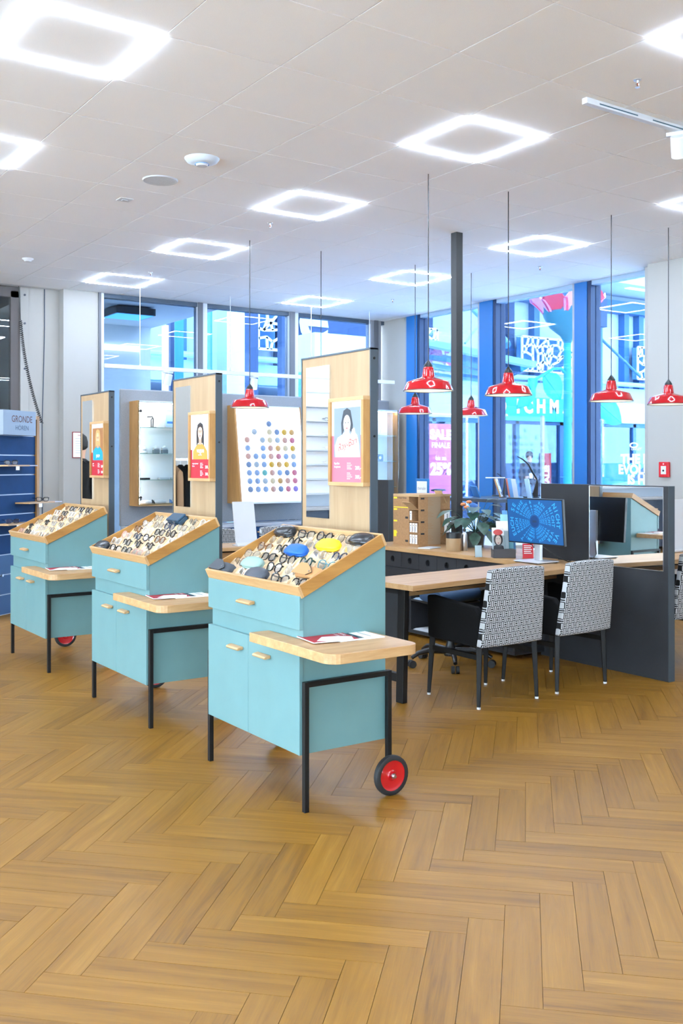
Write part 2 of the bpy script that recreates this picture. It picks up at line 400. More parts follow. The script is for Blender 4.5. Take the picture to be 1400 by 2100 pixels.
# back window wall
w1 = struct('window_1', MB().box(4.15, 8.3, 11.06, 11.16, HC - .05, HC + .05), mat('dark_head_rail', (70, 84, 100), .5))
for a, b, c, d in ((4.15, 4.222, 4.15, 4.18), (5.425, 5.555, 5.425, 5.485), (6.745, 6.885, 6.745, 6.82), (8.06, 8.24, 8.12, 8.18)):
    MB().box(a, b, 11.05, 11.17, 0, HC).build('mullion', ALU_L if a < 8 else ALU, w1, .004)
    MB().box(c, d, 11.03, 11.05, 0, HC).build('mullion_seal', mat('grey_seal', (96, 98, 104), .5), w1)
for a, b in ((4.222, 5.425), (5.555, 6.745), (6.885, 8.06)): MB().box(a, b, 11.10, 11.112, .05, HC - .05).build('pane', DAYLIGHT_GLASS, w1)
# street window wall
w2 = struct('window_2', MB().box(8.32, 8.44, 6.5, 10.54, -.02, .06), ALU)
for v0, v1 in ((10.26, 10.537), (8.80, 9.085), (7.315, 7.545)):
    MB().box(8.28, 8.46, v0 + .05, v1, 0, HC).build('mullion', SKY_TINT_STEEL, w2, .004)
    MB().box(8.29, 8.45, v0, v0 + .05, 0, HC).build('mullion_seal', NAVY_PAINT, w2)
    MB().box(8.285, 8.30, v1, v1 + .03, 0, HC).build('mullion_seal', ALU, w2)
for v0, v1 in ((9.115, 10.26), (7.575, 8.80), (6.53, 7.315)): MB().box(8.36, 8.372, v0, v1, .06, HC).build('pane', DAYLIGHT_GLASS, w2)
# window lettering on the right pane, read from inside
t = thing('window_lettering', 'white slogan lettering stuck on the right street window pane', 'lettering', (8.355, 7.0, 1.45))
def wtext(name, s, x, y, size, bold=.055):
    p = PU(x, y, 8.355) - Vector((8.355, 7.0, 1.45)); MB().text(s, size, FU(p), 0, 0, bold, 'RIGHT').build(name, WHITE_INK, t, fix=False)
wtext('text_line', 'THE NE', 1346, 950, .135); wtext('text_line', 'EVOLUT', 1348, 972, .135); wtext('text_line', 'IS HE', 1334, 993, .135)
wtext('text_line', 'OAKLEY', 1315, 923, .036, .02)
p = PU(1299, 913, 8.355) - Vector((8.355, 7.0, 1.45)); m = MB()
pts = lambda rx, ry: [(rx * math.cos(i * math.pi / 12), ry * math.sin(i * math.pi / 12)) for i in range(24)]
A, B = pts(.058, .03), pts(.036, .016)
m.add([(x, y, 0) for x, y in A + B], [(i, (i + 1) % 24, 24 + (i + 1) % 24, 24 + i) for i in range(24)], 0, FU(p)); m.build('oval_logo', WHITE_INK, t, fix=False)
# glass door at the far left with dark frame
d1 = struct('door_1', MB().box(3.2, 3.3, 11.22, 11.3, 0, HC - .05).box(2.55, 3.3, 11.22, 11.3, HC - .12, HC), mat('bronze_frame', (88, 82, 82), .45))
MB().box(2.55, 3.2, 11.25, 11.262, .05, HC - .12).build('pane', GLASS, d1)
MB().box(3.30, 3.39, 11.19, 11.4, 0, HC).build('door_jamb', WHITE, d1)
for z in (3.35, 3.03, 2.52, 2.0): MB().cyl((3.345, 11.18, z), (3.345, 11.192, z), .012, 10).build('jamb_screw', mat('screw_grey', (70, 78, 90), .4), d1)
# ---------------------------------------------------------------- spectacles (built once per kind, then copied)
ACET = {'B': mat('black_acetate', (14, 14, 16), .15), 'N': mat('navy_acetate', (20, 34, 60), .15), 'E': mat('teal_acetate', (52, 112, 124), .15),
        'K': mat('dark_green_acetate', (22, 54, 50), .15), 'T': mat('tortoise_acetate', (92, 58, 30), .2, mottle=.6, mscale=120),
        'O': mat('gold_wire', (208, 160, 96), .25, .8), 'W': mat('silver_wire', (176, 178, 182), .25, .8),
        'D': mat('gunmetal_wire', (58, 60, 66), .3, .6), 'C': mat('clear_acetate', (228, 224, 216), .15), 'R': mat('rose_acetate', (196, 150, 140), .2)}
def make_glasses(code, shape, folded=True):
    wire = code in 'OWD'; r = .0011 if wire else (.0034 if code in 'BNKT' else .0024)
    rx, ry, e = {'round': (.0235, .0225, 2.0), 'panto': (.025, .0215, 2.4), 'square': (.0265, .019, 3.4)}[shape]
    t = bpy.data.objects.new('spectacles', None); col.objects.link(t); t.empty_display_size = .05
    m = ACET[code]; cx = rx + .009
    def rim(sx):
        out = []
        for i in range(14):
            a = 2 * math.pi * i / 14; c, s = math.cos(a), math.sin(a)
            out.append((sx * cx + rx * math.copysign(abs(c) ** (2 / e), c), ry * math.copysign(abs(s) ** (2 / e), s) + (.002 * c * sx if s > 0 else 0), 0))
        return out
    f = MB()
    for sx in (-1, 1): f.tube(rim(sx), r, 5, closed=True)
    f.tube([(-.0095, .004, .001), (0, .0075, .004), (.0095, .004, .001)], r * .95, 5)
    for sx in (-1, 1): f.bar((sx * (cx + rx - .001), .009, 0), (sx * (cx + rx + .007), .011, -.005), r * 2.2, r * 1.6)
    f.build('frame_front', m, t, smooth=60)
    for sx in (-1, 1): MB().poly([(x, y) for x, y, z in rim(sx)], None, .0).build('lens', LENS, t, fix=False)
    for k, sx in enumerate((-1, 1)):
        h = Vector((sx * (cx + rx + .006), .010, -.004)); b = MB(); q = r * 1.15
        if folded: z = -.010 - .006 * k; b.tube([h, h + Vector((-sx * .006, 0, z)), h + Vector((-sx * .085, -.003, z - .004)), h + Vector((-sx * .118, -.022, z - .004))], [q, q, q, q * .8], 5)
        else: b.tube([h, h + Vector((0, 0, -.01)), h + Vector((-sx * .003, 0, -.10)), h + Vector((-sx * .008, -.028, -.135))], [q, q, q, q * .8], 5)
        b.build('temple', m, t, smooth=60)
    return t
_gl = {}
def glasses(code, shape, M, label, group, folded=True):
    key = (code, shape, folded)
    if key not in _gl: o = _gl[key] = make_glasses(code, shape, folded)
    else: o = copy_tree(_gl[key])
    o.matrix_world = M; o.location = M.translation; o.rotation_euler = M.to_euler()
    return tag(o, label, 'glasses', group)
def loft(sections, n=20):
    """closed solid from rounded sections along x: (x, half_y, z0, z1, power)"""
    m = MB(); vs = []
    for (x, hy, z0, z1, e) in sections:
        for i in range(n):
            a = 2 * math.pi * i / n; c, s = math.cos(a), math.sin(a)
            vs.append((x, hy * math.copysign(abs(c) ** (2 / e), c), (z0 + z1) / 2 + (z1 - z0) / 2 * math.copysign(abs(s) ** (2 / e), s)))
    k = len(sections); fs = [tuple(range(n))[::-1], tuple(range((k - 1) * n, k * n))]
    for j in range(k - 1):
        for i in range(n): fs.append((j * n + i, j * n + (i + 1) % n, (j + 1) * n + (i + 1) % n, (j + 1) * n + i))
    m.add(vs, fs); return m
CASE_M = {'M': mat('charcoal_case', (58, 62, 70), .55, mottle=.1, mscale=400), 'G': mat('sage_case', (132, 158, 148), .5), 'U': mat('royal_blue_case', (0, 84, 170), .45, mottle=.12, mscale=300),
          'Y': mat('yellow_case', (244, 206, 20), .5), 'P': mat('glossy_black_case', (34, 36, 40), .22), 'S': mat('slate_leather', (54, 58, 64), .6), 'L': mat('tan_leather', (176, 126, 76), .6),
          'Q': mat('petrol_box_case', (30, 62, 84), .4)}
def case_obj(code, M, label):
    t = thing('spectacle_case', label, 'glasses case'); t.location = M.translation; t.rotation_euler = M.to_euler()
    m = CASE_M[code]
    if code in 'MGUYP':   # oval clamshell: lid over a base
        prof = [(-.081, .010), (-.078, .020), (-.066, .029), (-.03, .034), (0, .035), (.03, .034), (.066, .029), (.078, .020), (.081, .010)]
        loft([(x, h, .0, .004 + h * .45, 2.8) for x, h in prof]).build('lower_shell', m, t, smooth=50)
        loft([(x, h * 1.01, .004 + h * .2, .008 + h * .82, 2.3) for x, h in prof]).build('lid', m, t, smooth=50)
        if code in 'UP': MB().text('Milo' if code == 'U' else 'lens', .012, FZ((0, -.004, .0362)), 0, 0, .0, shear=.3).build('logo', WHITE_INK if code == 'U' else GREY_INK, t, fix=False)
    elif code in 'SL':    # leather pouch with an angled flap and snap
        loft([(-.078, .030, 0, .016, 4), (-.07, .031, 0, .030, 3), (.02, .031, 0, .034, 3), (.07, .030, 0, .026, 3), (.08, .028, 0, .012, 4)]).build('pouch', m, t, smooth=50)
        f = MB(); f.prism([(-.081, -.0325), (.03, -.033), (.055, -.012), (.02, .012), (-.03, .034), (-.081, .0325)], .0, .003)
        o = f.build('flap', m, t, .001); o.location = (0, 0, .034); o.rotation_euler = (0, R(2), 0)
        f = MB(); f.tube([(-.03, .034, .036), (.02, .012, .037), (.055, -.012, .036), (.03, -.033, .035)], .0016, 5); f.build('flap_edge', BLACK_PL, t)
        MB().cyl((.033, -.010, .036), (.033, -.010, .040), .004, 10).build('snap_button', STEEL, t)
    else:                 # box case
        MB().box(-.08, .08, -.033, .033, 0, .026).build('box_base', m, t, .004); MB().box(-.081, .081, -.034, .034, .027, .040).build('lid', m, t, .004)
        MB().box(.01, .03, -.036, -.033, .018, .034).build('clasp', STEEL, t)
    return t
# ---------------------------------------------------------------- display carts
SL = math.atan(.464); cS, sS = math.cos(SL), math.sin(SL)
def TR(s, w, n): return Vector((-.012 + s * cS - n * sS, w, .888 + s * sS + n * cS))
def pull(parent, y, z, L):
    m = MB(); prof = [(-.003, .0), (-.030, -.004), (-.034, .002), (-.030, .008), (-.014, .012), (-.003, .013)]
    n = len(prof); vs = [(x - .02, y - L / 2, z + h) for x, h in prof] + [(x - .02, y + L / 2, z + h) for x, h in prof]
    m.add(vs, [tuple(range(n)), tuple(range(n, 2 * n))[::-1]] + [(i, (i + 1) % n, n + (i + 1) % n, n + i) for i in range(n)])
    return m.build('pull_handle', OAK_TOPY, parent, .0015)
ROWN = ['front', 'second', 'third', 'fourth', 'fifth', 'back']; COLN = ['leftmost', 'second', 'middle', 'fourth', 'rightmost']
DESC = {'B': 'black thick-rimmed glasses', 'N': 'navy glasses', 'E': 'teal-rimmed glasses', 'K': 'dark green glasses', 'T': 'tortoiseshell glasses', 'O': 'gold wire glasses',
        'W': 'silver wire glasses', 'D': 'thin dark wire glasses', 'C': 'pale clear glasses', 'R': 'rose-coloured glasses',
        'M': 'charcoal clamshell case', 'G': 'sage green case', 'U': 'royal blue case', 'Y': 'yellow case', 'P': 'glossy black case', 'S': 'dark grey leather snap pouch', 'L': 'tan leather pouch', 'Q': 'petrol blue box case'}
TRAYS = [['SCMBB', 'DGBWL', 'DBBKE', 'TBUWN', 'OBWYW', 'PBBDP'],
         ['PBBRD', 'CBBBC', 'RNBTC', 'TCBBW', 'DDNDD', 'DWQDC'],
         ['RBCCD', 'BCWDC', 'DBWDW', 'CDTDW', 'CBCWD', 'DBBBD']]
def make_poster(parent, kind):
    """framed poster hung on the board; y from .298 to .596, z from 1.343 to 1.771"""
    fr = MB(); y0, y1, z0, z1, xf, xb, b = .298, .596, 1.343, 1.771, .508, .55, .018
    for a in ((y0, y1, z0, z0 + b), (y0, y1, z1 - b, z1), (y0, y0 + b, z0 + b, z1 - b), (y1 - b, y1, z0 + b, z1 - b)):
        MB().box(xf, xb, *a).build('frame_rail', OAK_TOPY if a[1] - a[0] > .1 else OAK, parent, .001)
    M = FU((xf + .012, (y0 + y1) / 2, (z0 + z1) / 2)); P = MB(); W, H = .131, .196
    P.rect(-W, W, -H, H, M, 0, 0)
    sk = {1: (236, 234, 234), 2: (226, 178, 150), 3: (224, 170, 132)}[kind]
    mats = [PAPER, RED_P if kind > 1 else PINK_P, mat('poster_backdrop_%d' % kind, {1: (120, 132, 142), 2: (222, 226, 232), 3: (150, 98, 54)}[kind], .5),
            mat('poster_hair_%d' % kind, {1: (44, 50, 58), 2: (38, 30, 30), 3: (186, 146, 88)}[kind], .5), mat('poster_skin_%d' % kind, sk, .5),
            mat('poster_cloth_%d' % kind, {1: (240, 241, 242), 2: (186, 136, 50), 3: (0, 140, 170)}[kind], .5), INK, WHITE_INK, mat('poster_lip_%d' % kind, (150, 60, 62), .5), mat('script_red', (216, 76, 62), .5), mat('skin_shade_%d' % kind, tuple(int(v * .8) for v in sk), .5)]
    P.rect(-W, W, -H, -.02 if kind > 1 else .03, M, .0003, 1)
    T, Bm = .165, (-.075 if kind == 1 else -.08); px = .112
    P.rect(-px, px, Bm, T, M, .0006, 2)
    d = .0008; cx = .0; cy = .085
    if kind == 1:
        P.poly([(-.045, .03), (-.05, .09), (-.03, .15), (0, .162), (.03, .15), (.05, .08), (.045, .03), (.02, .06), (-.02, .06)], M, d, 3)
        P.poly([(-.1, Bm), (-.104, -.02), (-.08, .02), (-.04, .034), (-.016, .05), (.014, .05), (.03, .03), (.045, .06), (.062, .066), (.07, .04), (.085, .03), (.1, -.01), (.108, Bm)], M, d + .0002, 5)
        P.rect(-.016, .014, .035, .075, M, d + .0003, 10)
    elif kind == 2:
        P.poly([(-.05, 0), (-.052, .09), (-.035, .135), (0, .148), (.035, .135), (.05, .09), (.052, .0), (.03, .02), (-.03, .02)], M, d, 3)
        P.poly([(-.1, Bm), (-.098, -.03), (-.06, .0), (-.022, .018), (.022, .018), (.06, .0), (.095, -.03), (.1, Bm)], M, d + .0003, 5)
        P.rect(-.018, .018, .01, .05, M, d + .0004, 10)
    else:
        P.poly([(-.05, .02), (-.052, .1), (-.035, .145), (0, .155), (.035, .145), (.05, .1), (.05, .02), (.03, .03), (-.03, .03)], M, d, 3)
        P.poly([(-.1, Bm), (-.1, -.01), (-.06, .012), (-.02, .025), (.02, .025), (.06, .012), (.1, -.02), (.105, Bm)], M, d + .0003, 5)
        P.rect(-.02, .02, .012, .05, M, d + .0004, 10)
    e = d + .0006; P.ell(cx, cy, .030, .044, M, e, 4)
    if kind == 3:
        P.ell(cx, cy - .022, .030, .03, M, e + .0001, 3, a0=math.pi, a1=2 * math.pi); P.ell(cx, cy - .02, .012, .008, M, e + .0002, 4)
    if kind == 2: P.poly([(-.031, cy + .01), (-.02, cy + .04), (0, cy + .046), (.02, cy + .04), (.031, cy + .01), (.022, cy + .027), (0, cy + .036), (-.022, cy + .027)], M, e + .0001, 3)
    for sx in (-1, 1):
        P.ell(sx * .0115, cy + .006, .006, .0025, M, e + .0003, 6, 10); P.rect(sx * .0125 - .008, sx * .0125 + .008, cy + .0125, cy + .0145, M, e + .0003, 3)
        if kind > 1:
            ring = [(sx * .0125 + .0105 * math.cos(i * math.pi / 8), cy + .005 + .008 * math.sin(i * math.pi / 8)) for i in range(16)]; rin = [(sx * .0125 + .0092 * math.cos(i * math.pi / 8), cy + .005 + .0068 * math.sin(i * math.pi / 8)) for i in range(16)]
            P.add([(x, y, e + .0004) for x, y in ring + rin], [(i, (i + 1) % 16, 16 + (i + 1) % 16, 16 + i) for i in range(16)], 6, M)
    P.poly([(-.004, cy - .009), (.004, cy - .009), (.0015, cy + .006), (-.0015, cy + .006)], M, e + .0003, 10)
    P.ell(0, cy - .021, .009, .0032, M, e + .0004, 8, 12)
    Mt = M @ Matrix.Translation((.005, -.028, .0022))
    if kind == 1: P.text('Ray-Ban', .05, Mt @ Matrix.Rotation(R(14), 4, 'Z'), 0, 9, .004, shear=.35)
    elif kind == 2: P.text('vogue', .042, Mt @ Matrix.Translation((0, -.01, 0)), 0, 7, .012); P.rect(-.025, .025, -.055, -.052, M, .0024, 7)
    else: P.text('JOOP', .03, Mt @ Matrix.Translation((0, -.03, 0)), 0, 7, .02)
    MT = lambda x, y: M @ Matrix.Translation((x, y, .0014))
    P.text({1: 'Ray-Ban', 2: 'vogue eyewear', 3: 'Joop!'}[kind], .014, MT(-.11, -.11), 0, 7, .01, 'LEFT'); P.text({1: 'Sunglasses', 2: 'Brillen', 3: 'Brillen'}[kind], .013, MT(-.11, -.126), 0, 7, .0, 'LEFT')
    for k in range(4):
        P.rect(.0, .03 + .01 * (k % 2), -.106 - .009 * k, -.103 - .009 * k, M, .0012, 7); P.rect(.0, .026 + .008 * (k % 3), -.154 - .009 * k, -.151 - .009 * k, M, .0012, 7)
    P.text('209,-', .024, MT(.093, -.135), 0, 7, .02); P.text('309,-', .024, MT(.093, -.178), 0, 7, .02)
    P.build('poster_print', mats, parent, fix=False)
def make_cart(y, idx, names):
    t = thing('display_cart', names[0], 'display cart', (2.2, y, 0), 0, 'teal display carts')
    b = MB(); prof = [(0, .235), (.43, .235), (.43, 1.092), (0, .893)]
    Mx = Matrix(((1, 0, 0, 0), (0, 0, 1, 0), (0, 1, 0, 0), (0, 0, 0, 1)))
    b.prism(prof, .02, .846, 0, Mx); b.build('cabinet_body', TEAL, t, .0015)
    dr = MB().box(-.021, -.001, .016, .85, .755, .897).build('drawer', TEAL, t, .002); pull(dr, .452, .822, .125)
    for a, c, h in ((.016, .4515, .305), (.4535, .85, .553)):
        d = MB().box(-.021, -.001, a, c, .234, .673).build('door', TEAL, t, .002); pull(d, h, .602, .11)
    for yy, sg in ((0, -1), (.866, 1)):
        MB().bar((.0, yy, 0), (0, yy, .541), .022).build('leg', BLACK_METAL, t, .0015); MB().bar((.431, yy, .085), (.431, yy, .541), .022).build('leg', BLACK_METAL, t, .0015)
        MB().bar((.011, yy, .53), (.42, yy, .53), .022).build('top_rail', BLACK_METAL, t, .0015)
        wh = MB(); M = Matrix.Rotation(R(90), 4, 'X'); M.translation = (.422, yy + sg * .032, .088)
        wh.lathe([(.066, -.013), (.078, -.015), (.086, -.011), (.088, 0), (.086, .011), (.078, .015), (.066, .013)], 32, M); wh = wh.build('wheel_tyre', RUBBER, t, smooth=40)
        MB().lathe([(0, -.008), (.02, -.010), (.024, -.006), (.058, -.006), (.066, -.010), (.067, .010), (.058, .006), (.024, .006), (.02, .010), (0, .008)], 32, M).build('wheel_disc', RED_HUB, wh, smooth=35)
        MB().cyl((.422, yy + sg * .012, .088), (.422, yy + sg * .062, .088), .007, 12).cyl((.422, yy + sg * .046, .088), (.422, yy + sg * .053, .088), .012, 6).build('axle_bolt', STEEL, wh)
    # oak pull-out shelf wrapping the right corner
    sh = MB(); out = rrect(-.10, .345, -.335, .30, [.0, 0, 0, 0])
    poly = [(-.10, .30), (-.10, -.27)] + [(-.10 + .065 - .065 * math.cos(R(a)), -.27 - .065 * math.sin(R(a))) for a in (15, 30, 45, 60, 75, 90)] \
        + [(.29, -.335)] + [(.29 + .055 * math.sin(R(a)), -.335 + .055 - .055 * math.cos(R(a))) for a in (15, 30, 45, 60, 75, 90)] + [(.345, .018), (-.001, .018), (-.001, .30)]
    sh.prism(poly[::-1], .676, .716); sh.build('pull_out_shelf', OAK_TOP, t, .002)
    # tray
    tr = MB(); L = .487; w0, w1, th, hh = .008, .858, .013, .055
    def sl(s0, s1, a0, a1, n0, n1):
        m = MB(); m.add([TR(s, w, n) for n in (n0, n1) for s, w in ((s0, a0), (s1, a0), (s1, a1), (s0, a1))], [(3, 2, 1, 0), (4, 5, 6, 7), (0, 1, 5, 4), (1, 2, 6, 5), (2, 3, 7, 6), (3, 0, 4, 7)]); return m
    tray = sl(0, L, w0 + .004, w1 - .004, .0, .007).build('tray', OAK_PLY, t)
    for q in ((0, th, w0, w1), (L - th, L, w0, w1), (th, L - th, w0, w0 + th), (th, L - th, w1 - th, w1)): sl(*q, 0, hh).build('tray_wall', OAK_TRAY if q[1] - q[0] > .1 else OAK_TOPY, tray, .0015)
    si, pitch, wi, cw = th, (L - 2 * th) / 6, w0 + th, (w1 - w0 - 2 * th) / 5
    for k in range(6):
        s = si + k * pitch; r = MB(); n = [(s, .007), (s + pitch - .006, .030), (s + pitch, .030), (s + pitch, .007)]
        r.add([TR(a, w, h) for w in (wi, wi + 5 * cw) for a, h in n], [(0, 1, 2, 3), (7, 6, 5, 4), (0, 4, 5, 1), (1, 5, 6, 2), (2, 6, 7, 3), (3, 7, 4, 0)]); r.build('slot_ramp', OAK_PLY, tray)
        for c in range(1, 5):
            w = wi + c * cw; dv = MB(); n = [(s + .006, .0088), (s + .05, .036), (s + pitch - .001, .037), (s + pitch - .001, .029)]
            dv.add([TR(a, w + e, h) for e in (-.0018, .0018) for a, h in n], [(0, 1, 2, 3), (7, 6, 5, 4), (0, 4, 5, 1), (1, 5, 6, 2), (2, 6, 7, 3), (3, 7, 4, 0)]); dv.build('divider', OAK_PLY, tray)
    # mirror board standing behind the tray
    bd = MB().box(.552, .588, .30, .904, .60, 1.99).build('mirror_board', OAK_PALE, t)
    e = .010
    for q in ((.294, .302, .60, 2.0), (.902, .910, .60, 2.0), (.294, .910, 1.99, 2.0)): MB().box(.548, .592, *q).build('board_edge', ANTHRA_D, bd, .001)
    for zz in (1.95, 1.58): MB().cyl((.57, .2945, zz), (.57, .291, zz), .006, 10).build('edge_screw', BLACK_METAL, bd)
    for yy in (.36, .80): MB().box(.43, .552, yy - .015, yy + .015, .70, .74).build('board_bracket', BLACK_METAL, t)
    MB().box(.545, .552, .64, .855, 1.175, 1.945).build('mirror', MIRROR, bd)
    make_poster(t, idx + 1)
    root = Matrix.Translation((2.2, y, 0))
    for k, row in enumerate(TRAYS[idx]):
        for c, code in enumerate(row):
            w = wi + (4 - c + .5) * cw; s = si + (k + .42) * pitch
            lab = '%s, %s in %s row of the %s cart tray' % (DESC[code], COLN[c], ROWN[k], names[1])
            if code in CASE_M:
                an = SL + R(12); M = Matrix(((0, math.cos(an), -math.sin(an), 0), (-1, 0, 0, 0), (0, math.sin(an), math.cos(an), 0), (0, 0, 0, 1)))
                M.translation = root @ TR(s + .006, w, .031); case_obj(code, M, lab)
            else:
                ph = R(62 + random.uniform(-5, 5)); cf, sf = math.cos(ph), math.sin(ph)
                M = Matrix(((0, cf, -sf, 0), (-1, 0, 0, 0), (0, sf, cf, 0), (0, 0, 0, 1))) @ Matrix.Rotation(R(random.uniform(-9, 9)), 4, 'Y')
                M.translation = root @ (TR(s + .004, w + random.uniform(-.006, .006), .019) + Vector((cf, 0, sf)) * .019)
                glasses(code, random.choice(['round', 'panto', 'panto', 'square', 'square']), M, lab, 'spectacles in the display trays')
    # brochures on the shelf
    def mag(x0, y0, a, z, w_, h_, kind, lab):
        o = thing('brochure', lab, 'brochure', (2.2 + x0, y + y0, z), a)
        MB().box(-w_ / 2, w_ / 2, -h_ / 2, h_ / 2, 0, .004).build('pages', PAPER, o)
        p = MB(); M = FZ((0, 0, .0042))
        if kind: p.rect(-w_ / 2, w_ / 2, -h_ / 2, h_ / 2, M, 0, 1); p.poly([(-.02, -.02), (.06, -.08), (.09, -.02), (.08, .08), (.02, .1), (-.01, .05)], M, .0002, 0); p.text('Sonne', .03, M @ Matrix.Translation((-.05, .08, .0003)), 0, 0, .01); p.text('für dich', .024, M @ Matrix.Translation((-.05, .05, .0003)), 0, 0, .0)
        else: p.rect(-w_ / 2 + .01, w_ / 2 - .02, -h_ / 2 + .012, .02, M, 0, 2); p.poly([(-.04, -.09), (.03, -.08), (.04, -.02), (.0, .0), (-.03, -.03)], M, .0002, 0); p.rect(-.06, .05, .06, .066, M, .0002, 3)
        p.build('cover_print', [PAPER, RED_P, mat('dark_teal_print', (36, 66, 78), .5), GREY_INK], o, fix=False)
    mag(.205, -.045, R(-93), .7165, .17, .22, 0, 'white brochure with dark teal picture on the %s cart shelf' % names[1])
    mag(.085, -.040, R(-98), .7210, .17, .21, 1, 'red and white brochure on top of the %s cart shelf' % names[1])
make_cart(3.475, 0, ('nearest teal rolling display cart with cases and glasses in tray', 'nearest'))
make_cart(5.06, 1, ('middle teal rolling display cart between the other two', 'middle'))
make_cart(6.80, 2, ('farthest teal rolling display cart beside blue slat wall', 'farthest'))
# ---------------------------------------------------------------- desks, partition, counter
TILT = R(6)
def make_desk(name, label, x, y, rz, flip=1, L=1.93):
    t = thing(name, label, 'desk', (x, y, 0), rz, 'oak consultation desks'); D = .46 * flip
    y0, y1 = sorted((0, D))
    MB().box(0, L, y0, y1, .708, .74).build('desk_top', OAK_TOP, t, .002)
    MB().box(.12, L - .05, y0 + .08, y1 - .06, .690, .708).build('under_frame', BLACK_METAL, t)
    MB().box(.30, L - .1, *sorted((D * .80, D * .84)), .615, .69).build('apron', OAK_TOP, t)
    # end frame with dark panel
    a, b = D * .50, D * 1.15
    MB().bar((.13, D * .46, .69), (.13, D * .50, 0), .04, .06).build('leg', BLACK_METAL, t, .003)
    MB().bar((.13, D * 1.0, .69), (.13, D * 1.0, 0), .04, .06).build('leg', BLACK_METAL, t, .003)
    MB().bar((.13, D * .46, .68), (.13, D * 1.0, .68), .04, .04).build('top_rail', BLACK_METAL, t)
    MB().bar((.13, D * .49, .15), (.13, D * 1.0, .15), .035, .05).build('cross_rail', BLACK_METAL, t)
    MB().box(.125, .137, *sorted((D * .52, D * .96)), .36, .66).build('end_panel', ANTHRA, t)
    MB().box(.122, .140, *sorted((D * .50, D * .98)), .335, .36).build('panel_ledge', ANTHRA_D, t)
    return t
make_desk('consultation_desk', 'oak desk in front of the two nearest patterned armchairs', 3.585, 4.50, TILT)
make_desk('consultation_desk', 'oak desk farther back carrying the tall white panel', 3.585, 7.94, -TILT, -1)
make_desk('consultation_desk', 'oak desk mostly hidden behind the dark partition with mirror', 7.48, 4.50, R(180) - TILT, -1)
def make_part(label, v0, v1, m0, m1):
    t = thing('partition', label, 'partition', (5.52, (v0 + v1) / 2, 0)); c = (v0 + v1) / 2
    MB().box(-.03, .03, v0 - c, v1 - c, 0, 1.3).build('partition_panel', ANTHRA, t, .002)
    MB().box(-.031, .031, v0 - c - .004, v0 - c, 0, 1.3).build('partition_edge', ANTHRA_D, t)
    if m0:
        MB().box(-.034, -.030, m0 - c, m1 - c, .735, 1.29).build('inset_mirror', MIRROR, t)
        for q in ((m0 - .004, m0, .733, 1.292), (m1, m1 + .004, .733, 1.292), (m0, m1, .731, .735), (m0, m1, 1.29, 1.294)): MB().box(-.0355, -.030, q[0] - c, q[1] - c, q[2], q[3]).build('mirror_edge', STEEL, t)
make_part('low anthracite partition with large inset mirror beside nearest armchair', 4.18, 5.335, 4.22, 4.855)
make_part('dark partition half hidden behind tallest wooden mirror board', 7.25, 8.3, None, None)
# spine counter with drawers
t = thing('counter_cabinet', 'anthracite drawer cabinet with round finger holes under oak counter', 'cabinet', (5.16, 5.2, 0))
MB().box(.022, .70, .10, 1.95, .47, .70).build('carcass', ANTHRA, t)
MB().box(.36, .70, .10, 1.95, .05, .47).build('back_body', ANTHRA, t)
MB().box(.022, .70, .10, 1.95, .03, .055).build('base_board', ANTHRA, t)
for y in (.10, .72, 1.33, 1.93): MB().box(.022, .36, y, y + .02, .05, .47).build('side_board', ANTHRA, t)
MB().box(.022, .36, .10, 1.95, .30, .312).build('shelf_board', ANTHRA, t)
def holed(y0, y1, z0, z1, cy, cz, r):
    m = MB(); n = 24; ang = [2 * math.pi * i / n for i in range(n)]; inner = [(cy + r * math.cos(a), cz + r * math.sin(a)) for a in ang]; outer = []
    for a in ang:
        c, s = math.cos(a), math.sin(a); k = min(((y1 if c > 0 else y0) - cy) / c if abs(c) > 1e-6 else 9, ((z1 if s > 0 else z0) - cz) / s if abs(s) > 1e-6 else 9); outer.append((cy + k * c, cz + k * s))
    # put the corners in
    for q in ((y0, z0), (y1, z0), (y0, z1), (y1, z1)):
        i = min(range(n), key=lambda j: (outer[j][0] - q[0]) ** 2 + (outer[j][1] - q[1]) ** 2); outer[i] = q
    vs = [(x, a, b) for x in (0, .02) for a, b in inner + outer]; fs = []
    for i in range(n):
        j = (i + 1) % n
        fs += [(i, j, n + j, n + i), (2 * n + i, 2 * n + j, 3 * n + j, 3 * n + i), (i, j, 2 * n + j, 2 * n + i), (n + i, n + j, 3 * n + j, 3 * n + i)]
    return m.add(vs, fs)
for k in range(8):
    cy = .1355 + k * .2365; y0 = cy - .117
    d = holed(y0, y0 + .234, .57, .70, cy, .634, .027).build('drawer_front', ANTHRA, t); MB().box(.0205, .0218, cy - .03, cy + .03, .608, .672).build('hole_shadow_board', BLACK_METAL, d)  # black board behind each finger hole stands in for the shade inside
MB().box(0, .02, .10, 1.95, .475, .566).build('lower_front', ANTHRA, t, .001)
ct = thing('oak_counter', 'long oak counter top running behind the desk to the black column', 'counter', (5.14, 5.16, 0)); MB().box(0, .76, 0, 2.02, .705, .74).build('top_board', OAK_TOPY, ct, .002)
for k, (z, c) in enumerate(((.318, (200, 206, 214)), (.395, (176, 200, 226)))):
    o = thing('paper_stack', ('upper' if k else 'lower') + ' stack of papers in the dark cabinet under the desk', 'paper', (5.20, 6.30, z - (.262 if not k else .083)))
    for q in range(4): MB().box(0, .28, -.22 + .006 * q, .22 - .01 * q, q * .004, q * .004 + .003).build('sheet', mat('paper_tint_%d' % k, c, .7), o)
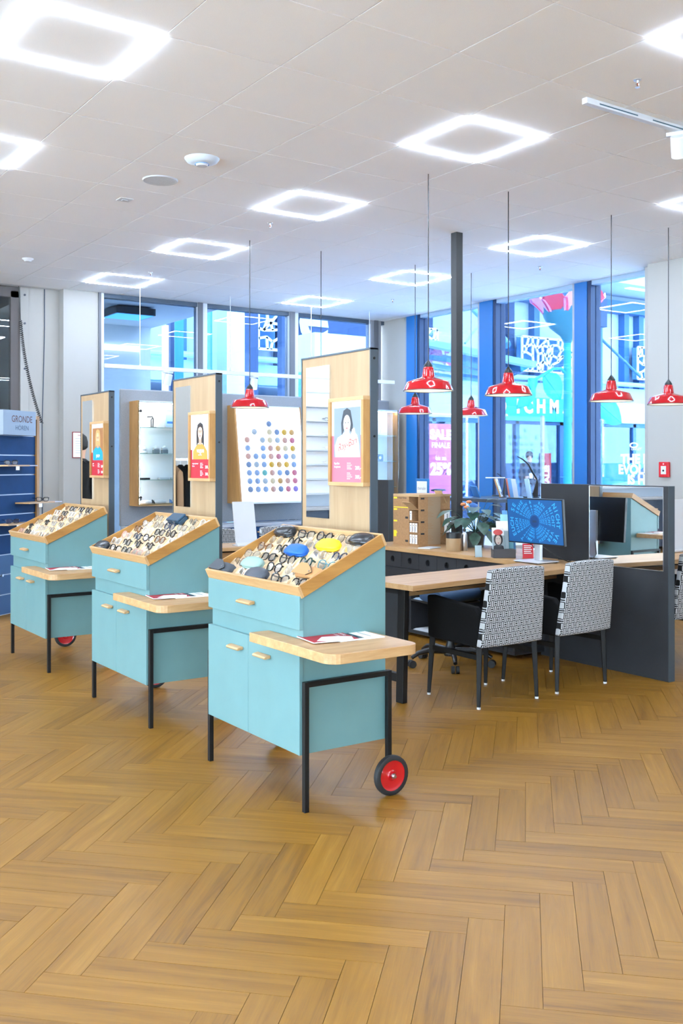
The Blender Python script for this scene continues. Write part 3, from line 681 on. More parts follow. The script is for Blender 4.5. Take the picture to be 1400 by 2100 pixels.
# structural column
cm = thing('column', 'square black steel column rising from counter to ceiling', 'column', (5.63, 6.46, .74)); MB().box(-.036, .036, -.036, .036, 0, HC - .74).build('shaft', mat('column_black', (46, 48, 50), .45), cm, .002)
MB().box(-.05, .05, -.05, .05, 0, .006).build('foot_plate', BLACK_METAL, cm)
# ---------------------------------------------------------------- armchairs
def make_chair():
    t = thing('armchair', '', 'armchair')
    # backrest: curved tapering panel
    n, k = 9, 10; vs = []
    for side in (0, 1):
        for i in range(k):
            f = i / (k - 1); z = .365 + f * .46; hw = .255 - .035 * f
            yb = -.235 - .055 * f ** 1.6 - (.0 if side else .045) - .012 * math.sin(f * math.pi)
            for j in range(n):
                a = -1 + 2 * j / (n - 1); vs.append((a * hw, yb + .018 * (1 - a * a) * (-1 if side == 0 else -.4) + .02, z + .012 * (1 - a * a) * f))
    fs = []; N = n * k
    for s in (0, 1):
        for i in range(k - 1):
            for j in range(n - 1): fs.append((s * N + i * n + j, s * N + i * n + j + 1, s * N + (i + 1) * n + j + 1, s * N + (i + 1) * n + j))
    edge = [j for j in range(n)] + [i * n + n - 1 for i in range(1, k)] + [(k - 1) * n + j for j in range(n - 2, -1, -1)] + [i * n for i in range(k - 2, 0, -1)]
    for a, b in zip(edge, edge[1:] + edge[:1]): fs.append((a, b, N + b, N + a))
    m = MB().add(vs, fs); m.build('backrest', WEAVE, t, .012, 60, seg=3)
    MB().box(-.225, .225, -.20, .25, .385, .475).build('seat', BLACK, t, .025, seg=3)
    for sx in (-1, 1):
        a = MB(); a.prism([(-.235, .36), (.235, .365), (.245, .625), (.20, .63), (-.20, .60), (-.24, .56)], 0, .045, 0, Matrix(((0, 0, sx, sx * .205), (1, 0, 0, 0), (0, 1, 0, 0), (0, 0, 0, 1))))
        a.build('arm_panel', BLACK, t, .012, seg=3)
        for yy, dy in ((-.215, -.01), (.215, .02)):
            MB().tube([(sx * .225, yy, .385), (sx * .24, yy + dy, .012)], [.026, .016], 4).build('leg', BLACK_WOOD, t, .004)
            MB().cyl((sx * .24, yy + dy, 0), (sx * .24, yy + dy, .012), .012, 10).build('foot_glide', ALU_L, t)
        MB().bar((sx * .226, -.215, .30), (sx * .226, .215, .30), .02, .03).build('side_stretcher', BLACK_WOOD, t)
    return t
ch = make_chair()
chairs = [(4.205, 4.58, R(0), 'patterned armchair nearest the viewer, full back in view, beside desk end frame'),
          (4.87, 4.61, R(3), 'patterned armchair standing against the mirror partition, behind the nearest chair'),
          (6.02, 4.60, R(0), 'patterned armchair cut off by the right picture edge'),
          (4.30, 8.12, R(180), 'patterned armchair glimpsed behind the middle cart, left of white panel'),
          (5.02, 8.12, R(180), 'patterned armchair glimpsed right of the white panel under navy sideboard')]
for k, (x, y, rz, lab) in enumerate(chairs):
    o = ch if k == 0 else copy_tree(ch); o.location = (x, y, 0); o.rotation_euler = (0, 0, rz); tag(o, lab, 'armchair', 'patterned armchairs')
# ---------------------------------------------------------------- saddle stool on castors
t = thing('swivel_stool', 'black five-star swivel stool with blue seat under the desk', 'stool', (4.67, 5.43, 0))
MB().lathe([(0, .06), (.045, .07), (.05, .10), (.035, .13), (.028, .16), (.028, .44), (.05, .46), (.0, .465)], 20).build('gas_post', BLACK_PL, t, smooth=40)
for k in range(5):
    a = R(72 * k + 20); c, s = math.cos(a), math.sin(a)
    MB().tube([(.03 * c, .03 * s, .105), (.16 * c, .16 * s, .115), (.25 * c, .25 * s, .10), (.30 * c, .30 * s, .07)], [.024, .022, .018, .014], 8).build('star_arm', BLACK_PL, t, smooth=60)
    q = MB()
    for e in (-.016, .016): q.cyl((.30 * c - (e - .011) * s, .30 * s + (e - .011) * c, .027), (.30 * c - (e + .011) * s, .30 * s + (e + .011) * c, .027), .027, 16)
    q.build('castor', RUBBER, t, smooth=40)
SEATB = mat('blue_black_upholstery', (36, 66, 98), .6)
loft([(-.20, .05, .48, .53, 3), (-.19, .12, .465, .555, 3), (-.10, .17, .46, .575, 3), (.05, .18, .46, .57, 3), (.16, .15, .46, .575, 3), (.20, .07, .47, .55, 3)]).build('saddle_seat', SEATB, t, smooth=50)
loft([(-.19, .11, .45, .47, 3), (.17, .13, .45, .47, 3)]).build('seat_pan', BLACK_PL, t)
# ---------------------------------------------------------------- red pendant lamps
def make_pendant():
    t = thing('pendant_lamp', '', 'pendant lamp')
    MB().lathe([(.170, 0), (.172, .003), (.148, .058), (.140, .064), (.060, .088), (.046, .094), (.044, .10), (.036, .158), (.030, .164)], 40).build('enamel_shade', RED_EN, t, smooth=35, fix=False)
    MB().lathe([(.169, .0008), (.146, .056), (.138, .062), (.058, .086), (.044, .092), (.035, .155), (0, .156)], 40).build('white_lining', WHITE_EN, t, smooth=35, fix=False)
    MB().lathe([(.1685, -.002), (.1735, -.002), (.1735, .003), (.1685, .003)], 40, close=True).build('rim', mat('dark_rim', (40, 42, 46), .4), t, smooth=60)
    MB().lathe([(.031, .160), (.031, .172), (.020, .190), (.008, .205), (.0045, .21)], 20).build('socket_cap', BLACK_PL, t, smooth=40)
    MB().cyl((0, 0, .20), (0, 0, HC - 1.95), .0035, 8).build('cord', BLACK_PL, t)
    MB().lathe([(0, .05), (.03, .06), (.032, .085), (.02, .11), (0, .115)], 20).build('bulb', mat('bulb_glow', (255, 236, 206), .4, emit=9), t, smooth=50)
    return t
pd = make_pendant()
pend = [(4.323, 5.256, 'largest red pendant lamp, hanging left of the black column'), (5.084, 5.265, 'red pendant lamp in front of the street window, over the monitor'),
        (6.24, 5.295, 'red pendant lamp in front of the slogan window pane'), (6.972, 5.308, 'red pendant lamp at the right edge before white wall'),
        (4.296, 7.714, 'red pendant lamp over the white lens sample board'), (5.062, 7.727, 'red pendant lamp hidden behind tallest board, only cord showing'),
        (6.185, 7.726, 'small red pendant lamp right below the largest one'), (6.936, 7.732, 'small red pendant lamp just right of the black column')]
for k, (x, y, lab) in enumerate(pend):
    o = pd if k == 0 else copy_tree(pd); o.location = (x, y, 1.95); tag(o, lab, 'pendant lamp', 'red enamel pendant lamps')
# ---------------------------------------------------------------- grey display panels, cases and sideboard along the back windows
for a, b, lab in ((4.33, 5.32, 'grey display backdrop behind the glass case, left one'), (5.34, 6.83, 'grey display backdrop behind the lens sample board'), (6.85, 8.19, 'grey display backdrop behind the glass case in the corner')):
    t = thing('display_backdrop', lab, 'backdrop', ((a + b) / 2, 10.83, 0)); h = (b - a) / 2
    MB().box(-h, h, -.03, .03, .735, 2.30).build('panel_face', GREY_PANEL, t, .003); MB().box(-h, h, -.03, .03, 2.30, 2.312).build('panel_cap', GREY_TOP, t)
    for e in (-1, 1): MB().box(e * (h - .05) - .02, e * (h - .05) + .02, .03, .06, 0, 2.2).build('panel_post', ALU, t)
t = thing('sideboard', 'long navy sideboard with grey top along the back windows', 'sideboard', (4.34, 10.32, 0))
MB().box(0, 3.85, .02, .46, .08, .70).build('carcass', NAVY_D, t); MB().box(-.01, 3.86, -.01, .47, .70, .732).build('worktop', GREY_TOP, t, .003); MB().box(.02, 3.83, .06, .44, 0, .08).build('plinth', BLACK_METAL, t)
for k in range(6):
    a = .01 + k * .641
    for z0, z1, nm in ((.52, .695, 'drawer'), (.085, .515, 'door')):
        d = MB().box(a, a + .632, .0, .02, z0, z1).build(nm, NAVY, t, .002); MB().box(a + .22, a + .41, -.02, 0, (z0 + z1) / 2 + .02, (z0 + z1) / 2 + .035).build('pull_handle', OAK_TOP, d, .002)
# glass fronted wall cases
CASE_WHITE = mat('case_interior_white', (238, 240, 243), .6)
def glass_case(label, u0, u1, v0, z0, z1, cat='display case'):
    t = thing('display_case', label, cat, (u0, v0, 0)); W = u1 - u0; D = 10.80 - v0; th = .022
    MB().box(0, th, 0, D, z0, z1).build('case_side', OAK, t, .001); MB().box(W - th, W, 0, D, z0, z1).build('case_side', OAK, t, .001)
    MB().box(th, W - th, 0, D, z0, z0 + th).build('case_bottom', OAK_TOP, t); MB().box(th, W - th, 0, D, z1 - th, z1).build('case_top', ALU_L, t)
    MB().box(th, W - th, D - .012, D, z0 + th, z1 - th).build('case_back', CASE_WHITE, t)
    MB().box(th, W - th, .012, .022, z1 - th - .008, z1 - th).build('light_strip', mat('case_led', (255, 255, 255), .5, emit=40), t)
    MB().box(th, th + .008, .014, .022, z0 + th, z1 - th - .01).build('light_strip', mat('case_led', emit=14), t)
    g = MB().box(.004, W - .004, -.008, -.003, z0 + .01, z1 - .01).build('glass_door', GLASS_C, t)
    for z in (z0 + .10, z1 - .12): MB().cyl((.03, -.02, z), (.03, -.004, z), .016, 16).build('door_knob', BLACK_PL, g)
    dz = (z1 - z0) / 4
    return t, W, D, [z0 + th] + [z0 + dz * k for k in (1, 2, 3)]
SHELF_G = glass('shelf_glass', (206, 232, 232), .8)
t, W, D, Z = glass_case('oak glass case on grey wall, left of the middle mirror board', 4.43, 5.20, 10.56, .965, 2.17)
for z in Z[1:]: MB().box(.03, W - .03, .015, D - .02, z - .006, z).build('glass_shelf', SHELF_G, t)
B0 = Vector((4.43, 10.56, 0))
o = thing('lamp_stand', 'small black bent stand on the top shelf of glass case', 'stand', (4.66, 10.66, Z[3]))
MB().box(-.03, .03, -.03, .03, 0, .006).build('foot', BLACK_PL, o); MB().tube([(.0, 0, .006), (.005, 0, .10), (-.01, 0, .125), (-.07, 0, .12)], .007, 8).build('arm', BLACK_PL, o, smooth=60); MB().tube([(-.02, 0, .006), (-.022, 0, .085), (-.005, 0, .11)], .006, 8).build('brace', BLACK_PL, o, smooth=60)
o = thing('info_card', 'pale blue info card at right on the top case shelf', 'card', (4.885, 10.66, Z[3]))
MB().box(-.075, .075, -.003, .003, 0, .26).build('card', WHITE_PL, o); p = MB(); p.rect(-.065, .065, .012, .25, FV((0, -.004, 0)), 0, 0); p.text('Hören', .035, FV((0, -.0045, .19)), 0, 1, .01); p.rect(-.05, .03, .05, .075, FV((0, -.0045, 0)), 0, 1); p.build('card_print', [mat('pale_blue_print', (168, 204, 236), .5), mat('mid_blue_print', (60, 120, 190), .5)], o, fix=False)
def gadget(name, label, x, z, build):
    o = thing(name, label, 'hearing aid box', (4.43 + x, 10.66, z)); build(o)
def g1(o): loft([(-.05, .04, 0, .05, 4), (-.045, .045, 0, .085, 4), (.03, .045, 0, .085, 4), (.05, .04, 0, .05, 4)]).build('shell', WHITE_PL, o, smooth=40); MB().box(-.02, .03, -.047, -.044, .03, .05).build('slot', GREY_INK, o)
def g2(o): MB().box(-.035, .035, -.03, .03, 0, .045).build('base', mat('slate_plastic', (110, 122, 130), .4), o, .006); loft([(-.034, .02, .045, .07, 3), (0, .03, .045, .095, 2.4), (.034, .02, .045, .07, 3)]).build('dome', WHITE_PL, o, smooth=50)
def g3(o): MB().box(-.04, .04, -.035, .035, 0, .10).build('body', mat('charcoal_plastic', (62, 72, 82), .4), o, .008); MB().cyl((0, 0, .10), (0, 0, .125), .014, 12).build('knob', BLACK_PL, o)
gadget('charger', 'white charger box at left on the middle case shelf', .10, Z[2], g1); gadget('charger', 'domed charger with slate base, left of its twin, middle shelf', .27, Z[2], g2)
gadget('charger', 'domed charger with slate base, right of its twin, middle shelf', .375, Z[2], g2); gadget('charger', 'charcoal box charger at right end of middle case shelf', .62, Z[2], g3)
for k, (x, lab) in enumerate(((.12, 'black and white device at left of the case floor'), (.30, 'white and black device in middle of case floor'), (.52, 'long white device at right of the case floor'))):
    o = thing('hearing_device', lab, 'device', (4.43 + x, 10.65, Z[0])); loft([(-.08, .012, .005, .03, 3), (-.05, .03, 0, .05, 2.6), (.05, .028, 0, .045, 2.6), (.09, .012, .005, .03, 3)]).build('body', WHITE_PL, o, smooth=50)
    loft([(-.085, .01, .005, .05, 3), (-.06, .024, 0, .07 if k == 0 else .035, 3), (-.03, .02, .0, .05, 3)]).build('tip', BLACK_PL if k < 2 else mat('mid_blue_print'), o, smooth=50)
for k, x in enumerate((.06, .30, .46)):
    o = thing('flat_case', ('black', 'first white', 'second white')[k] + ' flat case on the lowest glass shelf of wall case', 'case', (4.43 + x + .06, 10.66, Z[1])); MB().box(-.06, .06, -.04, .04, 0, .018).build('base', BLACK_PL if k == 0 else WHITE_PL, o, .004); MB().box(-.058, .058, -.038, .038, .018, .022).build('lid', BLACK_PL if k == 0 else ALU_L, o)
t, W, D, Z = glass_case('glass case in the back corner, right of the tallest mirror board', 7.30, 8.17, 10.56, .80, 2.17)
for z in Z[1:]: MB().box(.03, W - .03, .015, D - .02, z - .006, z).build('glass_shelf', SHELF_G, t)
o = thing('blue_tin', 'dark blue box on middle shelf of the corner glass case', 'box', (7.90, 10.66, Z[2])); MB().box(-.06, .06, -.04, .04, 0, .09).build('body', mat('slate_blue_tin', (48, 84, 118), .35), o, .01); MB().cyl((0, -.041, .045), (0, -.045, .045), .02, 16).build('badge', STEEL, o)
Mx = Matrix.Rotation(R(90), 4, 'X'); Mx.translation = (7.90, 10.64, Z[1] + .026); glasses('O', 'square', Mx, 'orange tinted sunglasses on lower shelf of corner glass case', None, False)
o = thing('wire_hoop', 'white wire hoop on the upper shelf of corner case', 'hoop', (7.86, 10.66, Z[3])); MB().tube([(.09 * math.cos(R(a)), 0, .1 + .1 * math.sin(R(a))) for a in range(-60, 200, 20)], .005, 6).build('hoop', WHITE_PL, o, smooth=60); MB().box(-.05, .06, -.03, .03, 0, .012).build('foot', WHITE_PL, o)
# lens sample board: wedge light box
t = thing('lens_sample_board', 'wedge-shaped oak light box with rows of coloured sample lenses', 'lens display', (5.70, 10.80, 0))
prof = [(-.34, .965), (0, .965), (0, 2.165), (-.17, 2.165)]
My = Matrix(((0, 0, 1, 0), (1, 0, 0, 0), (0, 1, 0, 0), (0, 0, 0, 1)))
b = MB(); b.prism(prof, 0, .022, 0, My); b.build('side_board', OAK, t, .001); b = MB(); b.prism(prof, .93, .952, 0, My); b.build('side_board', OAK, t, .001)
MB().box(.022, .93, -.335, 0, .965, .985).build('bottom_board', ALU_L, t); MB().box(.022, .93, -.17, 0, 2.145, 2.165).build('top_board', ALU_L, t)
an = math.atan((.34 - .17) / 1.2); Mf = Matrix(((1, 0, 0, .022), (0, math.sin(an), -math.cos(an), -.342), (0, math.cos(an), math.sin(an), .985), (0, 0, 0, 1)))
LB = MB(); LB.box(0, .908, 0, 1.175, -.008, 0, 0, Mf); LB.build('light_panel', mat('backlit_acrylic', (250, 251, 253), .4, emit=.35), t)
rows = {0: '...5...', 1: '.1.6579', 2: '8.16183', 3: '4.48967', 4: '8448A41', 5: '5147974', 6: '44C8453', 7: '4416983', 8: '544853B'}
LC = {k_: tuple(int(v_ * .8) for v_ in c_) for k_, c_ in {'1': (176, 184, 190), '3': (214, 120, 136), '4': (150, 172, 204), '5': (128, 146, 176), '6': (222, 200, 160), '7': (226, 176, 60), '8': (214, 160, 140), '9': (222, 168, 96), 'A': (214, 130, 140), 'B': (150, 124, 196), 'C': (112, 182, 174)}.items()}
for r_, s in rows.items():
    for c, k in enumerate(s):
        if k == '.': continue
        q = MB(); M = Mf @ Matrix.Translation((.125 + c * .107, .155 + (8 - r_) * .1015, 0)); q.lathe([(0, .006), (.022, .005), (.036, .0015), (.036, 0)], 20, M)
        q.build('sample_lens', mat('lens_tint_' + k, LC[k], .15, spec=.4), t, smooth=60)
        MB().rect(-.022, .022, -.046, -.043, M, .0006).build('lens_caption', GREY_INK, t, fix=False)
# white notice in dark red frame on the white wall
t = thing('framed_notice', 'white notice in thin dark red frame on the white wall', 'notice', (3.955, 11.046, 1.665))
MB().box(-.115, .115, -.006, 0, -.15, .15).build('frame', mat('dark_red_frame', (132, 46, 44), .4), t); q = MB(); M = FV((0, -.0066, 0)); q.rect(-.105, .105, -.14, .14, M, 0, 0); q.text('Hinweis', .03, M @ Matrix.Translation((0, .10, .0005)), 0, 1, .01)
for k in range(7): q.rect(-.08, .08 - .03 * (k % 3), .07 - k * .027, .073 - k * .027, M, .0005, 2)
q.build('notice_print', [PAPER, RED_P, GREY_INK], t, fix=False)
# suspended track rail with spots
t = thing('track_rail', 'white suspended track rail before the back windows', 'track rail', (3.98, 10.42, 2.505)); MB().box(0, 4.0, -.02, .02, 0, .045).build('rail', WHITE_PL, t, .002)
for x in (.42, 1.56, 2.7, 3.6): MB().cyl((x, 0, .045), (x, 0, HC - 2.505), .004, 6).lathe([(.012, .045), (.006, .065), (.004, .065)], 10, Matrix.Translation((x, 0, 0))).build('hanger', WHITE_PL, t)
def spot(label, p, tilt, rz, arm=.05):
    t = thing('spot_lamp', label, 'spot lamp', p, rz); MB().box(-.07, .07, -.016, .016, -.022, 0).build('adapter', WHITE_PL, t, .002); MB().cyl((0, 0, -.022), (0, 0, -.022 - arm), .008, 10).build('stem', WHITE_PL, t)
    M = Matrix.Translation((0, 0, -.03 - arm)) @ Matrix.Rotation(tilt, 4, 'X')
    h = MB().lathe([(0, .05), (.04, .05), (.045, .045), (.048, -.075), (.042, -.076), (.040, -.06), (0, -.06)], 24, M).build('spot_head', WHITE_PL, t, smooth=40)
    MB().lathe([(0, -.061), (.039, -.062)], 24, M).build('spot_lens', mat('spot_glow', (255, 250, 240), .4, emit=12), h)
spot('white spot lamp under suspended rail, left of middle mirror board', (4.74, 10.42, 2.505), R(18), R(20)); spot('white spot lamp under suspended rail, behind red pendant lamp', (5.86, 10.42, 2.505), R(8), R(100))
t = thing('ceiling_track', 'white ceiling track at upper right with spot lamp', 'track rail', (4.12, 3.68, HC)); MB().box(0, 1.6, -.018, .018, -.032, 0).build('rail', WHITE_PL, t, .002); MB().box(.10, .42, -.019, -.0185, -.022, -.015).build('slot', mat('slot_grey', (60, 90, 104), .5), t); MB().box(.55, 1.3, -.019, -.0185, -.022, -.015).build('slot', mat('slot_grey'), t)
spot('white spot lamp on ceiling track at the upper right edge', (4.93, 3.68, HC - .032), R(-38), R(120), .04)
# ceiling fittings
def fitting(name, label, i, j, build):
    o = thing(name, label, name.replace('_', ' '), (TU + i * TS, TV + j * TS, HC)); build(o)
def f_wifi(o): MB().lathe([(0, -.034), (.06, -.034), (.10, -.02), (.115, 0)], 32).build('disc', mat('pale_blue_white', (214, 224, 234), .4), o, smooth=50); MB().lathe([(0, -.05), (.035, -.048), (.042, -.034)], 24).build('dome', WHITE_PL, o, smooth=50); MB().lathe([(.042, -.036), (.047, -.038), (.045, -.033)], 24).build('blue_ring', mat('ring_blue', (90, 160, 220), .4), o)
def f_spk(o): MB().lathe([(.105, -.006), (.118, -.008), (.125, 0)], 36).build('ring', WHITE_PL, o, smooth=50); MB().lathe([(0, -.005), (.106, -.005)], 36).build('grille', mat('speaker_grille', (204, 206, 208), .6, mottle=.1, mscale=500), o)
def f_smoke(o): MB().lathe([(0, -.03), (.03, -.03), (.038, -.018), (.05, -.012), (.055, 0)], 24).build('housing', mat('detector_white', (222, 224, 226), .5), o, smooth=40); MB().lathe([(.036, -.021), (.0365, -.014)], 24).build('vent_ring', GREY_INK, o)
def f_flat(o): MB().box(-.05, .05, -.05, .05, -.006, 0).build('plate', WHITE_PL, o, .003); MB().box(-.02, .02, -.015, .015, -.010, -.006).build('sensor', ALU_L, o)
def f_sprk(o): MB().lathe([(.022, 0), (.020, -.004), (.008, -.006), (.007, -.018), (0, -.018)], 16).build('collar', STEEL, o, smooth=40); MB().cyl((0, 0, -.018), (0, 0, -.034), .004, 8).build('bulb', mat('sprinkler_bulb', (140, 70, 40), .3), o); MB().tube([(-.008, 0, -.016), (-.011, 0, -.028), (0, 0, -.038), (.011, 0, -.028), (.008, 0, -.016)], .002, 6).build('yoke', STEEL, o); MB().lathe([(0, -.038), (.012, -.039), (.012, -.041), (0, -.041)], 14).build('deflector', STEEL, o)
fitting('wireless_point', 'round pale disc with blue ring on the ceiling', 1.56, 2.53, f_wifi); fitting('ceiling_speaker', 'round grey ceiling speaker left of the pale disc', 1.52, 3.49, f_spk)
fitting('motion_sensor', 'small flat white square sensor on ceiling, left of speaker', 1.5, 4.48, f_flat); fitting('smoke_detector', 'round white smoke detector on ceiling near left edge', 1.58, 8.58, f_smoke)
for i, j, lab in ((3.58, -1.43, 'largest chrome sprinkler head, upper right above the ceiling track'), (3.53, 4.5, 'chrome sprinkler head below light frame over middle cart'), (3.59, 8.52, 'chrome sprinkler head by the smallest light frame at left'), (8.59, 4.55, 'chrome sprinkler head above the street window with flower'), (8.56, 8.42, 'small chrome sprinkler head left of the black column')): fitting('sprinkler_head', lab, i, j, f_sprk)
# cables on the white wall
t = thing('coiled_cable', 'black coiled cable hanging from ceiling behind the sign', 'cable', (3.30, 11.16, 2.0)); pts = []
for k in range(520):
    f = k / 519; a = f * 2 * math.pi * 52; c = Vector((-.01 + .16 * f * f, -.25 * f, 1.05 - 1.15 * f)); pts.append(c + Vector((math.cos(a), math.sin(a), 0)) * .016)
MB().tube([(-.03, 0, HC - 2.0), (-.01, 0, 1.06)] + pts, .0045, 5).build('coil', BLACK_PL, t, smooth=60)
t = thing('thin_cable', 'thin dark cable running down the white wall at left', 'cable', (3.55, 11.19, 0)); MB().tube([(.02, 0, HC), (.02, 0, 3.0), (.005, -.005, 2.4), (-.01, -.005, 1.9), (-.005, 0, .9), (.0, 0, .1)], .005, 6).build('cable', mat('dark_blue_cable', (44, 62, 84), .5), t, smooth=60)
# fire alarm call point
t = thing('fire_alarm_point', 'square red fire alarm call point on the white column', 'fire alarm', PU(1364, 963, 8.08)); MB().box(-.03, 0, -.058, .058, -.075, .075).build('red_box', mat('alarm_red', (204, 24, 36), .35), t, .006); MB().box(-.032, -.03, -.03, .03, -.045, .035).build('glass_field', WHITE_PL, t); MB().cyl((-.032, 0, -.01), (-.036, 0, -.01), .010, 14).build('press_button', BLACK_PL, t); MB().cyl((-.031, 0, .055), (-.033, 0, .055), .008, 12).build('indicator', mat('alarm_led', (250, 190, 190), .3), t)
# white panel leaning behind the chair at right edge
t = thing('white_board', 'white upright board near the right picture edge', 'board', (6.75, 5.05, .745)); M = Matrix.Rotation(R(-8), 4, 'X'); MB().box(-.42, .42, 0, .01, .012, .42, 0, M).build('panel', WHITE_PL, t); MB().box(-.42, .42, -.06, .04, 0, .012).build('foot', WHITE_PL, t)
# ---------------------------------------------------------------- blue slat wall with shelves, turned towards the viewer
A0 = Vector((2.596, 9.455, 0)); dr = Vector((S_ * math.cos(R(19)) + C_ * math.sin(R(19)), C_ * math.cos(R(19)) - S_ * math.sin(R(19)), 0))
ang = math.atan2(dr.y, dr.x)
t = thing('slat_wall', 'blue slat wall display with oak frame at left edge', 'display wall', A0, ang)
MB().box(-.10, .54, .014, .05, .02, 1.885).build('back_board', ALU_L, t)
for k in range(10):
    z = .03 + k * .1885; m_ = NAVY if k > 2 else mat('lower_navy', (24, 62, 100), .4)
    MB().box(-.10, .535, 0, .013, z, z + .177).build('slat', m_, t, .001)
MB().box(.535, .575, -.02, .06, 0, 1.92).build('oak_post', OAK, t, .002); MB().box(-.10, .535, -.02, .06, 1.885, 1.92).build('oak_cap', OAK_TOP, t, .002)
MB().cyl((.02, -.001, .40), (.02, -.02, .40), .012, 12).build('knob', STEEL, t)
def shelf(label, x0, x1, z, gx, code, glabel):
    o = thing('wall_shelf', label, 'shelf'); o.location = A0 + dr * x0 + Vector((0, 0, z)); o.rotation_euler = (0, 0, ang)
    MB().box(0, x1 - x0, -.17, -.001, 0, .014).build('shelf_board', OAK_TOP, o, .001); MB().box((x1 - x0), (x1 - x0) + .12, -.17, -.001, .002, .012).build('glass_end', mat('frosted_end', (176, 172, 178), .5), o)
    q = MB().box((x1 - x0) * .35, (x1 - x0) * .35 + .05, -.173, -.170, -.035, .0).build('price_tag', PAPER, o)
    M = Matrix.Translation(A0 + dr * (x0 + gx) + Vector((0, 0, z + .037))) @ Matrix.Rotation(ang, 4, 'Z') @ Matrix.Translation((0, -.11, 0)) @ Matrix.Rotation(R(90), 4, 'X') @ Matrix.Rotation(R(-30), 4, 'Y')
    glasses(code, 'square', M, glabel, None, False)
shelf('oak shelf, upper one of three on blue slat wall', -.10, .22, 1.425, .12, 'B', 'black glasses on the upper shelf of the blue slat wall')
shelf('oak shelf, middle one, jutting past the blue slat wall', .22, .62, 1.065, .28, 'B', 'black glasses on the middle shelf jutting past slat wall')
shelf('oak shelf, lowest one of three on blue slat wall', -.10, .25, .875, .14, 'N', 'dark blue glasses on the lowest shelf of slat wall')
t = thing('sign_box', 'pale grey box sign with two lines of lettering on slat wall', 'sign', A0 + dr * .08 + Vector((0, 0, 1.72)), ang)
MB().box(-.16, .33, -.10, .0, 0, .235).build('sign_body', mat('pale_blue_grey', (134, 146, 158), .5), t, .003)
q = MB(); M = FV((.115, -.101, .125)); q.text('GRONDE', .088, M, 0, 0, .006, sx=.85); q.text('HÖREN', .062, FV((.115, -.101, .05)), 0, 1, .0, sx=.95); q.build('sign_lettering', [mat('copper_letters', (92, 60, 50), .6), mat('grey_letters', (66, 76, 92), .6)], t, fix=False)
# ---------------------------------------------------------------- monitor on the desk
t = thing('monitor', 'desktop monitor with blue screen of circular lettering', 'monitor', (5.16, 5.07, .7405))
MB().box(-.10, .12, -.12, .12, .006, .014).build('base_plate', mat('satin_silver', (212, 214, 218), .3, .6), t, .003); MB().box(-.09, .11, -.11, .11, 0, .006).build('base_foot', BLACK_PL, t)
MB().box(.02, .045, -.03, .03, .014, .36).build('stand', mat('satin_silver'), t, .003)
Ms = Matrix.Translation((0, 0, .295)) @ Matrix.Rotation(R(-4), 4, 'Y')
m = MB(); m.box(-.006, .016, -.275, .275, -.165, .165, 0, Ms); m.build('screen_housing', BLACK_PL, t, .002)
F = Ms @ FU((-.0065, 0, 0)); s = MB(); s.rect(-.268, .268, -.156, .157, F, 0, 0)
words = 'SEHEN & HÖREN NICHT VERGEHT DAMIT EUCH '
def ring(rad, size, start):
    n = len(words); rep = 1
    for k, chh in enumerate(words * rep):
        if chh == ' ': continue
        a = start - 2 * math.pi * k / (n * rep); x, y = 1.0 * rad * math.cos(a), rad * math.sin(a)
        M = F @ Matrix.Translation((x, y, .0006)) @ Matrix.Rotation(a - math.pi / 2, 4, 'Z'); vs, fs = text_geo(chh, size, .02, 'CENTER', 0)
        P = [(px, py) for px, py in vs]
        W4 = [Matrix.Translation((x, y, 0)) @ Matrix.Rotation(a - math.pi / 2, 4, 'Z') @ Vector((p[0], p[1], 0)) for p in P]
        if all(abs(q_.x) < .266 and abs(q_.y) < .154 for q_ in W4): s.add([(px, py, 0) for px, py in P], fs, 1, M)
for rad, size in ((.052, .013), (.066, .016), (.083, .020), (.105, .025), (.133, .031), (.168, .039), (.212, .049), (.265, .060)): ring(rad, size, R(160))
s.ell(0, 0, .042, .042, F, .0004, 2, 28); s.rect(-.02, .02, -.008, .008, F, .0008, 3)
s.build('screen_image', [mat('screen_navy', (8, 70, 122), .5, emit=.22), mat('screen_cyan', (40, 130, 190), .5, emit=.4), mat('screen_dark', (6, 50, 98), .5, emit=.2), mat('screen_logo', (20, 40, 70), .4, emit=.3)], t, fix=False)
MB().tube([(.03, .02, .16), (.05, .06, .10), (.03, .08, .13), (.02, .05, .15)], .004, 6).build('cable', BLACK_PL, t, smooth=60); MB().tube([(.04, -.02, .12), (.12, -.10, .04), (.20, -.13, .006), (.26, -.10, .006)], .004, 6).build('cable', BLACK_PL, t, smooth=60)
